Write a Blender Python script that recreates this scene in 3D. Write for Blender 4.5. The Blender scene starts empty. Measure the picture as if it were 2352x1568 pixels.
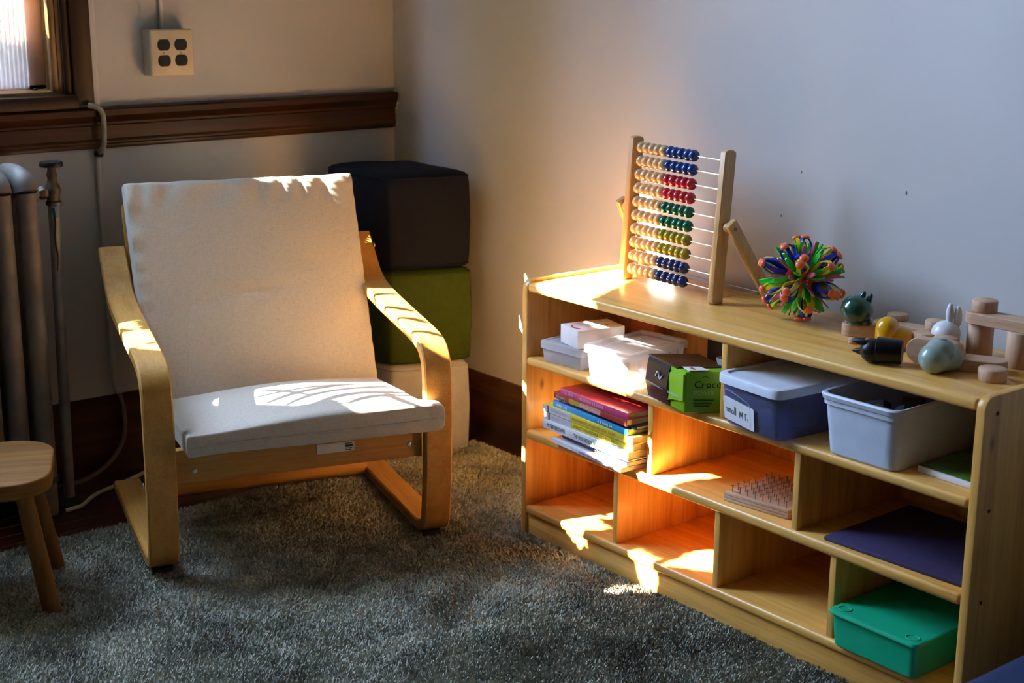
import bpy, bmesh, math, random
import numpy as np
from mathutils import Vector, Matrix, Euler
random.seed(7); rng = np.random.default_rng(7)
scene = bpy.context.scene
COL = scene.collection
PI = math.pi

# ------------------------------------------------------------------ camera
F_PX, CAM_POS = 3399.33, Vector((-2.3965, -3.5453, 1.289))
YAW, PITCH, ROLL = 0.6741, 0.2467, 0.0055
cf = Vector((math.sin(YAW)*math.cos(PITCH), math.cos(YAW)*math.cos(PITCH), -math.sin(PITCH)))
cr = Vector((math.cos(YAW), -math.sin(YAW), 0)); cu = cr.cross(cf)
r2 = cr*math.cos(ROLL) + cu*math.sin(ROLL); u2 = -cr*math.sin(ROLL) + cu*math.cos(ROLL)
cam_data = bpy.data.cameras.new('camera')
cam_data.sensor_width = 36.0
cam_data.lens = F_PX/2352*36.0
cam_data.clip_start = 0.05
cam = bpy.data.objects.new('camera', cam_data)
cam.matrix_world = Matrix(((r2.x, u2.x, -cf.x, CAM_POS.x), (r2.y, u2.y, -cf.y, CAM_POS.y), (r2.z, u2.z, -cf.z, CAM_POS.z), (0, 0, 0, 1)))
cam_data.dof.use_dof = True
cam_data.dof.focus_distance = 3.0
cam_data.dof.aperture_fstop = 5.6
COL.objects.link(cam)
scene.camera = cam
cy = scene.cycles
cy.use_adaptive_sampling = True; cy.adaptive_threshold = 0.12; cy.adaptive_min_samples = 16; cy.use_light_tree = False
cy.max_bounces = 5; cy.diffuse_bounces = 4; cy.glossy_bounces = 3; cy.transparent_max_bounces = 12

# ------------------------------------------------------------------ sky, sun, exposure
world = bpy.data.worlds.new('sky'); scene.world = world; world.use_nodes = True
bg = world.node_tree.nodes['Background']
bg.inputs[0].default_value = (0.47, 0.66, 1.0, 1); bg.inputs[1].default_value = 18.5
SUN_AZ, SUN_EL = math.radians(60), math.radians(33)
SUN_DIR = Vector((math.sin(SUN_AZ)*math.cos(SUN_EL), -math.cos(SUN_AZ)*math.cos(SUN_EL), -math.sin(SUN_EL)))
sl = bpy.data.lights.new('sun', 'SUN'); sl.energy = 68.0; sl.angle = math.radians(0.09); sl.color = (1.0, 0.90, 0.76)
sun = bpy.data.objects.new('sun', sl); sun.rotation_euler = SUN_DIR.to_track_quat('-Z', 'Y').to_euler(); sun.location = (-6, 3, 6)
COL.objects.link(sun)
vs = scene.view_settings
vs.view_transform = 'Standard'; vs.look = 'None'; vs.gamma = 1.0; vs.use_curve_mapping = False
vs.exposure = 0.8

# window openings in the back wall (y = 0): x0, x1, z0, z1
WINDOWS = [(-3.35, -0.97, 0.985, 3.3), (-4.3, -3.43, 0.985, 3.3)]
ROOM_X, ROOM_Y, ROOM_Z = -4.6, -5.0, 3.7
for (a, b, c, d) in WINDOWS:       # sampling portals for the sky, they give no light of their own
    pl = bpy.data.lights.new('window_portal', 'AREA'); pl.shape = 'RECTANGLE'; pl.size = b-a; pl.size_y = d-c
    pl.cycles.is_portal = True
    po = bpy.data.objects.new('window_portal', pl); po.location = ((a+b)/2, 0.16, (c+d)/2); po.rotation_euler = (-PI/2, 0, 0)
    COL.objects.link(po)

# ------------------------------------------------------------------ materials
def nodes(m):
    m.use_nodes = True
    nt = m.node_tree
    return nt, nt.nodes, nt.links, nt.nodes['Principled BSDF']
def mix_rgb(nt, fac, a, b):
    n = nt.nodes.new('ShaderNodeMix'); n.data_type = 'RGBA'
    for sock, v in ((n.inputs[0], fac), (n.inputs[6], a), (n.inputs[7], b)):
        if isinstance(v, (int, float)): sock.default_value = v
        elif isinstance(v, tuple): sock.default_value = (*v, 1) if len(v) == 3 else v
        else: nt.links.new(v, sock)
    return n.outputs[2]
def noise(nt, scale=(1, 1, 1), sc=5, detail=3, rough=.5, coords='Object', dist=0.0):
    tc = nt.nodes.new('ShaderNodeTexCoord'); mp = nt.nodes.new('ShaderNodeMapping'); mp.inputs['Scale'].default_value = scale
    nt.links.new(tc.outputs[coords], mp.inputs[0])
    n = nt.nodes.new('ShaderNodeTexNoise'); n.inputs['Scale'].default_value = sc; n.inputs['Detail'].default_value = detail
    n.inputs['Roughness'].default_value = rough; n.inputs['Distortion'].default_value = dist
    nt.links.new(mp.outputs[0], n.inputs['Vector']); return n.outputs[0]
def ramp(nt, fac, stops):
    r = nt.nodes.new('ShaderNodeValToRGB'); e = r.color_ramp.elements
    while len(e) < len(stops): e.new(.5)
    for k, (p, c) in enumerate(stops):
        e[k].position = p; e[k].color = (*c, 1) if len(c) == 3 else c
    nt.links.new(fac, r.inputs[0]); return r.outputs[0]
def bump(nt, bsdf, h, strength=.2, dist=.002):
    b = nt.nodes.new('ShaderNodeBump'); b.inputs['Strength'].default_value = strength; b.inputs['Distance'].default_value = dist
    nt.links.new(h, b.inputs['Height']); nt.links.new(b.outputs[0], bsdf.inputs['Normal'])
def plain(name, color, rough=.5, metal=0, var=.06, sc=30, spec=.5, coat=0, bmp=0, bsc=200):
    m = bpy.data.materials.new(name); nt, N, L, p = nodes(m)
    n = noise(nt, sc=sc, detail=3)
    lo = tuple(max(0, c*(1-var)) for c in color); hi = tuple(min(1, c*(1+var)) for c in color)
    L.new(ramp(nt, n, [(.3, lo), (.7, hi)]), p.inputs['Base Color'])
    p.inputs['Roughness'].default_value = rough; p.inputs['Metallic'].default_value = metal
    p.inputs['Specular IOR Level'].default_value = spec; p.inputs['Coat Weight'].default_value = coat
    if bmp: bump(nt, p, noise(nt, sc=bsc, detail=2), bmp, .001)
    return m
def wood(name, dark, mid, light, axis=0, rough=.35, coat=.15, freq=22, knots=False, stretch=.05, spec=.5):
    m = bpy.data.materials.new(name); nt, N, L, p = nodes(m)
    s = [1, 1, 1]; s[axis] = stretch
    g = noise(nt, tuple(s), sc=freq, detail=5, rough=.6, dist=.6)
    f = noise(nt, tuple(v if v < 1 else 1 for v in s), sc=freq*7, detail=3)
    c = ramp(nt, g, [(.28, dark), (.5, mid), (.75, light)])
    fd = ramp(nt, f, [(.35, (.82, .78, .72)), (.6, (1, 1, 1))])
    mul = nt.nodes.new('ShaderNodeMix'); mul.data_type = 'RGBA'; mul.blend_type = 'MULTIPLY'; mul.inputs[0].default_value = .7
    L.new(c, mul.inputs[6]); L.new(fd, mul.inputs[7]); out = mul.outputs[2]
    if knots:
        tc = nt.nodes.new('ShaderNodeTexCoord'); mp = nt.nodes.new('ShaderNodeMapping')
        ks = [1, 1, 1]; ks[axis] = .45; mp.inputs['Scale'].default_value = ks
        L.new(tc.outputs['Object'], mp.inputs[0])
        v = nt.nodes.new('ShaderNodeTexVoronoi'); v.inputs['Scale'].default_value = 6.5; L.new(mp.outputs[0], v.inputs['Vector'])
        k = ramp(nt, v.outputs['Distance'], [(.02, (1, 1, 1)), (.055, (0, 0, 0))])
        out = mix_rgb(nt, k, out, tuple(x*.4 for x in dark))
    L.new(out, p.inputs['Base Color'])
    p.inputs['Specular IOR Level'].default_value = spec
    p.inputs['Roughness'].default_value = rough; p.inputs['Coat Weight'].default_value = coat; p.inputs['Coat Roughness'].default_value = .25
    bump(nt, p, f, .08, .0008)
    return m
PINE = ((.60, .255, .040), (.87, .45, .102), (.93, .55, .165))
M = {}
for ax, nm in ((0, 'x'), (1, 'y'), (2, 'z')):
    M['pine_'+nm] = wood('pine_'+nm, *PINE, axis=ax, rough=.36, coat=.2, knots=True)
    M['birch_'+nm] = wood('birch_'+nm, (.46, .21, .038), (.55, .265, .056), (.61, .32, .08), axis=ax, rough=.48, coat=0, freq=30, spec=.3)
    M['beech_'+nm] = wood('beech_'+nm, (.52, .29, .17), (.60, .36, .225), (.66, .42, .28), axis=ax, rough=.55, coat=0, freq=40)
    M['dark_'+nm] = wood('dark_trim_'+nm, (.014, .004, .0008), (.055, .017, .0028), (.11, .038, .006), axis=ax, rough=.3, coat=.0, spec=.28, freq=18)
    M['oak_'+nm] = wood('stool_oak_'+nm, (.12, .050, .010), (.185, .082, .019), (.24, .115, .030), axis=ax, rough=.75, coat=0, freq=26, spec=.12)
M['casing_x'] = wood('window_casing_x', (.008, .0025, .0006), (.024, .008, .0018), (.045, .016, .004), axis=0, rough=.4, coat=0, freq=18, spec=.2)
M['casing_z'] = wood('window_casing_z', (.008, .0025, .0006), (.024, .008, .0018), (.045, .016, .004), axis=2, rough=.4, coat=0, freq=18, spec=.2)
M['floor'] = wood('floor_wood', (.030, .006, .003), (.062, .012, .006), (.09, .02, .01), axis=0, rough=.3, coat=.3, freq=14)
M['abacus'] = wood('abacus_wood', (.54, .30, .11), (.64, .39, .16), (.72, .47, .22), axis=2, rough=.4, freq=26)

def wall_mat(name, a, b):
    m = bpy.data.materials.new(name); nt, N, L, p = nodes(m)
    n = noise(nt, sc=1.7, detail=4); L.new(ramp(nt, n, [(.3, a), (.7, b)]), p.inputs['Base Color'])
    p.inputs['Roughness'].default_value = .55; p.inputs['Specular IOR Level'].default_value = .3
    bump(nt, p, noise(nt, sc=26, detail=6), .25, .003); return m
M['wall'] = wall_mat('wall_paint', (.53, .51, .50), (.58, .56, .55))
M['warmwall'] = wall_mat('far_wall_paint', (.12, .08, .05), (.15, .10, .06))
M['ceiling'] = wall_mat('ceiling_paint', (.52, .44, .34), (.56, .47, .36))

def linen():
    m = bpy.data.materials.new('linen'); nt, N, L, p = nodes(m)
    f1 = noise(nt, (1, .14, .14), sc=620, detail=2); f2 = noise(nt, (.14, 1, 1), sc=620, detail=2)
    c1 = ramp(nt, f1, [(.33, (.43, .375, .30)), (.55, (.54, .48, .395))]); c2 = ramp(nt, f2, [(.33, (.43, .375, .30)), (.55, (.55, .49, .405))])
    L.new(mix_rgb(nt, .5, c1, c2), p.inputs['Base Color']); p.inputs['Roughness'].default_value = .9; p.inputs['Specular IOR Level'].default_value = .15
    p.inputs['Sheen Weight'].default_value = .2
    mx = nt.nodes.new('ShaderNodeMath'); mx.operation = 'ADD'; L.new(f1, mx.inputs[0]); L.new(f2, mx.inputs[1]); bump(nt, p, mx.outputs[0], .25, .0008)
    return m
M['linen'] = linen()
def rugmat(name, k):
    m = bpy.data.materials.new(name); nt, N, L, p = nodes(m)
    n1 = noise(nt, sc=7, detail=4, rough=.6, dist=.8); n2 = noise(nt, sc=160, detail=2)
    c = ramp(nt, n1, [(.32, (.18*k, .175*k, .145*k)), (.5, (.28*k, .275*k, .228*k)), (.7, (.39*k, .38*k, .31*k))])
    d = ramp(nt, n2, [(.3, (.6, .6, .6)), (.65, (1.15, 1.12, 1.08))])
    mul = nt.nodes.new('ShaderNodeMix'); mul.data_type = 'RGBA'; mul.blend_type = 'MULTIPLY'; mul.inputs[0].default_value = 1
    L.new(c, mul.inputs[6]); L.new(d, mul.inputs[7]); L.new(mul.outputs[2], p.inputs['Base Color'])
    p.inputs['Roughness'].default_value = .95; p.inputs['Specular IOR Level'].default_value = .1; return m
M['rug'] = rugmat('rug_base', .8); M['pile'] = rugmat('rug_pile', 1.5)
def clear(name, tint=(.92, .93, .97), t=.72, rough=.15):
    m = bpy.data.materials.new(name); m.use_nodes = True; nt = m.node_tree; N = nt.nodes; L = nt.links; N.clear()
    o = N.new('ShaderNodeOutputMaterial'); tr = N.new('ShaderNodeBsdfTransparent'); tr.inputs[0].default_value = (*tint, 1)
    p = N.new('ShaderNodeBsdfPrincipled'); p.inputs['Roughness'].default_value = rough
    n = noise(nt, sc=40, detail=2); L.new(ramp(nt, n, [(.3, tuple(c*.9 for c in tint)), (.7, tint)]), p.inputs['Base Color'])
    tl = N.new('ShaderNodeBsdfTranslucent'); tl.inputs[0].default_value = (*tint, 1)
    a = N.new('ShaderNodeAddShader'); ms = N.new('ShaderNodeMixShader'); ms2 = N.new('ShaderNodeMixShader')
    ms2.inputs[0].default_value = .35; L.new(p.outputs[0], ms2.inputs[1]); L.new(tl.outputs[0], ms2.inputs[2])
    ms.inputs[0].default_value = 1-t; L.new(tr.outputs[0], ms.inputs[1]); L.new(ms2.outputs[0], ms.inputs[2]); L.new(ms.outputs[0], o.inputs[0])
    return m
M['clear'] = clear('clear_plastic', t=.70); M['frost'] = clear('frosted_plastic', (.90, .91, .96), t=.45, rough=.4)
M['tint'] = clear('blue_clear_plastic', (.55, .58, .80), t=.76, rough=.2)
M['film'] = clear('clear_film', (.95, .95, .97), t=.75, rough=.1)
def glass():
    m = bpy.data.materials.new('window_glass'); m.use_nodes = True; nt = m.node_tree; N = nt.nodes; L = nt.links; N.clear()
    o = N.new('ShaderNodeOutputMaterial'); tr = N.new('ShaderNodeBsdfTransparent'); gl = N.new('ShaderNodeBsdfGlossy'); gl.inputs['Roughness'].default_value = .02
    ms = N.new('ShaderNodeMixShader')
    ms.inputs[0].default_value = .05; L.new(tr.outputs[0], ms.inputs[1]); L.new(gl.outputs[0], ms.inputs[2]); L.new(ms.outputs[0], o.inputs[0]); return m
M['glass'] = glass()
def ribbed():
    m = bpy.data.materials.new('ribbed_panel'); m.use_nodes = True; nt = m.node_tree; N = nt.nodes; L = nt.links; N.clear()
    o = N.new('ShaderNodeOutputMaterial'); tl = N.new('ShaderNodeBsdfTranslucent'); df = N.new('ShaderNodeBsdfDiffuse'); ms = N.new('ShaderNodeMixShader')
    n = noise(nt, sc=60); c = ramp(nt, n, [(.3, (.66, .62, .59)), (.7, (.74, .70, .67))]); L.new(c, tl.inputs[0]); L.new(c, df.inputs[0])
    ms.inputs[0].default_value = .45; L.new(tl.outputs[0], ms.inputs[1]); L.new(df.outputs[0], ms.inputs[2]); L.new(ms.outputs[0], o.inputs[0]); return m
M['ribbed'] = ribbed()
def P(name, *a, **k):
    if name not in M: M[name] = plain(name, *a, **k)
    return M[name]
P('pink_paint', (.62, .42, .36), .5); P('brown_jamb', (.17, .085, .02), .4, var=.2, sc=12); P('conduit', (.30, .27, .22), .5, var=.15, sc=40)
P('ivory', (.62, .50, .33), .4); P('ivory_side', (.64, .60, .52), .5); P('black_plastic', (.009, .009, .008), .4, spec=.3)
P('slot', (.002, .002, .002), .6); P('brass', (.45, .32, .13), .35, 1); P('steel', (.6, .6, .6), .3, 1); P('darkmetal', (.03, .026, .022), .5, .6)
P('radiator', (.15, .13, .11), .6, .3, var=.25, sc=18); P('valve', (.10, .075, .05), .55, .7, var=.5, sc=40); P('pipe_paint', (.22, .205, .19), .5, .2, var=.2, sc=25)
P('bluepaint', (.02, .12, .28), .5); P('crackpaint', (.012, .012, .012), .8)
P('white_cable', (.66, .60, .48), .5); P('grey_cable', (.16, .13, .10), .6)
P('navy_fabric', (.0055, .0065, .015), .8, spec=.2, var=.15, sc=60, bmp=.3, bsc=500); P('green_fabric', (.040, .062, .001), .75, spec=.25, var=.12, sc=60, bmp=.3, bsc=500)
P('grey_fabric', (.42, .42, .46), .7, bmp=.3, bsc=500); P('blue_fabric', (.010, .022, .075), .8)
P('white_card', (.80, .79, .82), .5); P('sticker', (.72, .68, .62), .5); P('ink', (.012, .012, .014), .6); P('paper', (.70, .60, .44), .8, var=.15, sc=90)
P('lid_white', (.68, .72, .82), .4); P('bin_grey', (.60, .65, .76), .45); P('teal', (.006, .40, .20), .4, var=.04)
P('purple', (.034, .021, .075), .7, var=.12, sc=200); P('rod', (.62, .64, .68), .25, .9); P('pad', (.008, .008, .008), .6)

# ------------------------------------------------------------------ geometry helpers
def link(name, me, mat, parent=None, world=True, smooth=None):
    """Mesh -> object. Geometry is authored in world space unless world=False, then parented to its thing."""
    o = bpy.data.objects.new(name, me); COL.objects.link(o)
    if mat is not None and not me.materials: me.materials.append(mat)
    if parent is not None:
        o.parent = parent
        if world: me.transform(wm(parent).inverted())
    if smooth is not None: shade(me, smooth)
    return o
def wm(o):
    m = Matrix.LocRotScale(o.location, o.rotation_euler, o.scale)
    return wm(o.parent) @ m if o.parent else m
def shade(me, angle=40):
    me.polygons.foreach_set('use_smooth', [True]*len(me.polygons))
    try: me.set_sharp_from_angle(angle=math.radians(angle))
    except Exception: pass
def thing(name, label, cat, loc=(0, 0, 0), rotz=0, group=None, kind=None):
    o = bpy.data.objects.new(name, None); COL.objects.link(o); o.location = loc; o.rotation_euler = (0, 0, rotz); o.empty_display_size = .02
    return tag(o, label, cat, group, kind)
def tag(o, label, cat, group=None, kind=None):
    o['label'] = label; o['category'] = cat
    if group: o['group'] = group
    if kind: o['kind'] = kind
    return o
def struct(o, label=None):
    o['kind'] = 'structure'
    if label: o['label'] = label
    return o
def to_mesh(bm, name='m'):
    bmesh.ops.recalc_face_normals(bm, faces=bm.faces); me = bpy.data.meshes.new(name); bm.to_mesh(me); bm.free(); return me
def box_bm(lo, hi, bevel=0, seg=2, bm=None):
    nb = bmesh.new(); bmesh.ops.create_cube(nb, size=1)
    s = [hi[i]-lo[i] for i in range(3)]; c = [(hi[i]+lo[i])/2 for i in range(3)]
    for v in nb.verts: v.co = Vector((v.co.x*s[0]+c[0], v.co.y*s[1]+c[1], v.co.z*s[2]+c[2]))
    if bevel: bmesh.ops.bevel(nb, geom=nb.edges[:], offset=min(bevel, min(abs(x) for x in s)*.49), segments=seg, profile=.5, affect='EDGES')
    if bm is None: return nb
    me = bpy.data.meshes.new('t'); nb.to_mesh(me); nb.free(); bm.from_mesh(me); bpy.data.meshes.remove(me); return bm
def box(name, lo, hi, mat, parent=None, bevel=.002, seg=2, world=True):
    me = to_mesh(box_bm(lo, hi, bevel, seg)); return link(name, me, mat, parent, world, 35 if bevel else None)
def boxes(name, lst, mat, parent=None, bevel=0, world=True):
    bm = bmesh.new()
    for lo, hi in lst: box_bm(lo, hi, bevel, 1, bm)
    return link(name, to_mesh(bm), mat, parent, world, 35 if bevel else None)
def frame_mesh(fn, outline, h0, h1, bevel=0, seg=2):
    """prism over a 2-D outline; fn(u, v, h) -> world"""
    bm = bmesh.new(); a = [bm.verts.new(fn(u, v, h0)) for u, v in outline]; b = [bm.verts.new(fn(u, v, h1)) for u, v in outline]; n = len(a)
    bm.faces.new(a[::-1]); bm.faces.new(b)
    for i in range(n): bm.faces.new((a[i], a[(i+1) % n], b[(i+1) % n], b[i]))
    bmesh.ops.recalc_face_normals(bm, faces=bm.faces)
    if bevel:
        es = [e for e in bm.edges if len(e.link_faces) == 2 and e.calc_face_angle(0) > .7]
        bmesh.ops.bevel(bm, geom=es, offset=bevel, segments=seg, profile=.5, affect='EDGES')
    return to_mesh(bm)
def rrect(w, h, r, n=6, cx=0, cy=0):
    pts = []
    for k, (sx, sy) in enumerate(((1, 1), (-1, 1), (-1, -1), (1, -1))):
        for i in range(n+1):
            a = PI/2*(k + i/n); pts.append((cx+sx*(w/2-r)+r*math.cos(a), cy+sy*(h/2-r)+r*math.sin(a)))
    return pts
def tube_mesh(path, r, n=8, cap=True):
    pts = [Vector(p) for p in path]; rs = r if isinstance(r, (list, tuple)) else [r]*len(pts)
    bm = bmesh.new(); rings = []; prev = None
    for i, p in enumerate(pts):
        t = (pts[min(i+1, len(pts)-1)]-pts[max(i-1, 0)]).normalized()
        if prev is None:
            up = Vector((0, 0, 1)) if abs(t.z) < .9 else Vector((1, 0, 0)); u = t.cross(up).normalized()
        else: u = (prev - t*prev.dot(t)).normalized()
        prev = u; v = t.cross(u)
        rings.append([bm.verts.new(p+(u*math.cos(2*PI*k/n)+v*math.sin(2*PI*k/n))*rs[i]) for k in range(n)])
    for a, b in zip(rings, rings[1:]):
        for k in range(n): bm.faces.new((a[k], a[(k+1) % n], b[(k+1) % n], b[k]))
    if cap: bm.faces.new(rings[0][::-1]); bm.faces.new(rings[-1])
    return to_mesh(bm)
def tube(name, path, r, mat, parent=None, n=8, world=True):
    return link(name, tube_mesh(path, r, n), mat, parent, world, 50)
def smooth_path(pts, n=6, closed=False):
    """Catmull-Rom"""
    P_ = [Vector(p) for p in pts]; out = []; m = len(P_)
    rngi = range(m) if closed else range(m-1)
    for i in rngi:
        g = (lambda k: P_[k % m]) if closed else (lambda k: P_[max(0, min(m-1, k))])
        p0, p1, p2, p3 = g(i-1), g(i), g(i+1), g(i+2)
        for k in range(n):
            t = k/n; out.append(.5*((2*p1)+(p2-p0)*t+(2*p0-5*p1+4*p2-p3)*t*t+(3*p1-p0-3*p2+p3)*t**3))
    if not closed: out.append(P_[-1])
    return out
def lathe_mesh(prof, n=24, M4=None):
    """prof: (r, z) from bottom to top"""
    bm = bmesh.new(); rings = []
    for r, z in prof:
        if r < 1e-6: rings.append([bm.verts.new((0, 0, z))])
        else: rings.append([bm.verts.new((r*math.cos(2*PI*k/n), r*math.sin(2*PI*k/n), z)) for k in range(n)])
    for a, b in zip(rings, rings[1:]):
        if len(a) == 1 and len(b) == 1: continue
        for k in range(n):
            k2 = (k+1) % n
            if len(a) == 1: bm.faces.new((a[0], b[k2], b[k]))
            elif len(b) == 1: bm.faces.new((a[k], a[k2], b[0]))
            else: bm.faces.new((a[k], a[k2], b[k2], b[k]))
    if len(rings[0]) > 1: bm.faces.new(rings[0][::-1])
    if len(rings[-1]) > 1: bm.faces.new(rings[-1])
    if M4 is not None: bmesh.ops.transform(bm, matrix=M4, verts=bm.verts)
    return to_mesh(bm)
def lathe(name, prof, loc, mat, parent=None, n=24, M4=None, world=True, ang=40):
    m = Matrix.Translation(loc) @ (M4 or Matrix.Identity(4)); return link(name, lathe_mesh(prof, n, m), mat, parent, world, ang)
def axes(origin, x, y, z=None):
    x = Vector(x).normalized(); y = Vector(y); y = (y-x*y.dot(x)).normalized(); z = x.cross(y)
    return Matrix(((x.x, y.x, z.x, origin[0]), (x.y, y.y, z.y, origin[1]), (x.z, y.z, z.z, origin[2]), (0, 0, 0, 1)))
def text(name, s, size, origin, xdir, ydir, mat, parent, width=None, extrude=.0002, align='LEFT', shear=0):
    cu_ = bpy.data.curves.new('txt', 'FONT'); cu_.body = s; cu_.size = 1; cu_.resolution_u = 2; cu_.align_x = align; cu_.shear = shear
    ob = bpy.data.objects.new('txt', cu_); me = bpy.data.meshes.new_from_object(ob); bpy.data.objects.remove(ob); bpy.data.curves.remove(cu_)
    xs = [v.co.x for v in me.vertices]; w = max(xs)-min(xs) if xs else 1
    sx = width/w if width else size
    me.transform(Matrix.Diagonal((sx, size, 1, 1))); me.transform(axes(origin, xdir, ydir)); me.materials.clear()
    return link(name, me, mat, parent)
def copy_part(src, parent, mw=None):
    c = src.copy(); COL.objects.link(c); c.parent = parent
    if mw is not None: c.matrix_local = mw
    return c

# ------------------------------------------------------------------ the room
def wall_with_windows():
    bm = bmesh.new(); T = .16
    xs = ROOM_X-.1
    z0, z1 = WINDOWS[0][2], WINDOWS[0][3]; a, b = WINDOWS[1][0], WINDOWS[0][1]
    for lo, hi in (((xs, 0, 0), (a, T, ROOM_Z)), ((b, 0, 0), (.12, T, ROOM_Z)), ((a, 0, 0), (b, T, z0)), ((a, 0, z1), (b, T, ROOM_Z))): box_bm(lo, hi, 0, 1, bm)
    return struct(link('wall_back', to_mesh(bm), M['wall']))
wall_with_windows()
struct(box('wall_right', (0, ROOM_Y-.1, 0), (.12, 0, ROOM_Z), M['wall'], bevel=0))
wr = bpy.data.objects['wall_right']
for (y_, z_, r_) in ((-1.778, .868, .0022), (-1.512, .880, .0014), (-1.462, .782, .0016), (-2.05, 1.13, .002), (-1.76, 1.28, .0016)):      # scuffs and nail holes in the paint
    link('scuff', lathe_mesh([(0, 0), (r_, 0), (r_*.7, .0004), (0, .0005)], 7, Matrix.Translation((0, y_, z_)) @ Matrix.Rotation(-PI/2, 4, 'Y') @ Matrix.Diagonal((2.2, 1, 1, 1))), P('scuffmark', (.10, .09, .09), .8), wr)
struct(box('wall_left', (ROOM_X-.12, ROOM_Y-.1, 0), (ROOM_X, 0, ROOM_Z), M['warmwall'], bevel=0))
struct(box('wall_front', (ROOM_X, ROOM_Y-.12, 0), (0, ROOM_Y, ROOM_Z), M['warmwall'], bevel=0))
struct(box('ceiling', (ROOM_X-.1, ROOM_Y-.1, ROOM_Z), (.12, .16, ROOM_Z+.1), M['ceiling'], bevel=0))
floor = struct(thing('floor', 'dark red-brown wooden floor', 'floor', kind='structure')); del floor['category']
box('subfloor', (ROOM_X, ROOM_Y, -.08), (0, 0, -.012), M['floor'], floor, 0)
k = 0
y = 0.0
while y > -.55:                                    # boards run along the window wall; beyond the rug edge they are under the rug
    for (a, b) in ((ROOM_X, -2.3), (-2.298, -.72+.3*(k % 2)), (-.718+.3*(k % 2), 0)):
        box('floorboard', (a, y-.0565, -.012), (b, y, 0), M['floor'], floor, .0012, 1)
    y -= .0575; k += 1
box('floorboard', (ROOM_X, ROOM_Y, -.012), (0, y, 0), M['floor'], floor, 0)

def moulding(name, prof, path0, path1, mat, inward):
    """prof: (out, z); run from path0 to path1 along a wall, 'inward' = unit vector into the room"""
    bm = bmesh.new(); A = []; B = []
    for o_, z in prof:
        A.append(bm.verts.new((path0[0]+inward[0]*o_, path0[1]+inward[1]*o_, z))); B.append(bm.verts.new((path1[0]+inward[0]*o_, path1[1]+inward[1]*o_, z)))
    n = len(prof); bm.faces.new(A); bm.faces.new(B[::-1])
    for i in range(n): bm.faces.new((A[i], A[(i+1) % n], B[(i+1) % n], B[i]))
    return struct(link(name, to_mesh(bm), mat, smooth=30))
base_prof = [(0, 0), (.022, 0), (.022, .165), (.019, .170), (.019, .176), (.014, .184), (.012, .198), (.006, .206), (0, .208)]
moulding('baseboard_back', base_prof, (ROOM_X, 0), (0, 0), M['dark_x'], (0, -1))
moulding('baseboard_right', base_prof, (0, 0), (0, ROOM_Y), M['dark_y'], (-1, 0))
moulding('baseboard_left', base_prof, (ROOM_X, 0), (ROOM_X, ROOM_Y), M['dark_y'], (1, 0))
rail_prof = [(0, .848), (.014, .848), (.016, .853), (.016, .858), (.020, .862), (.020, .866), (.015, .872), (.015, .904), (.019, .908), (.019, .913), (.023, .917), (.027, .926), (.030, .930), (.030, .944), (.026, .948), (0, .951)]
tr = moulding('trim_1', rail_prof, (-4.4, 0), (-.006, 0), M['dark_x'], (0, -1)); tr['label'] = 'dark varnished wooden chair rail along the window wall'
# chipped plaster edge where the rail meets the corner
bm = bmesh.new()
for i in range(16):
    z = .85+.1*i/15; box_bm((-.006, -.004-.02*random.random(), z-.004), (-.001+.0015*random.random(), 0, z+.004), 0, 1, bm)
struct(link('trim_2', to_mesh(bm), M['white_card'])); bpy.data.objects['trim_2']['label'] = 'chipped white plaster edge at the end of the chair rail'

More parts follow.
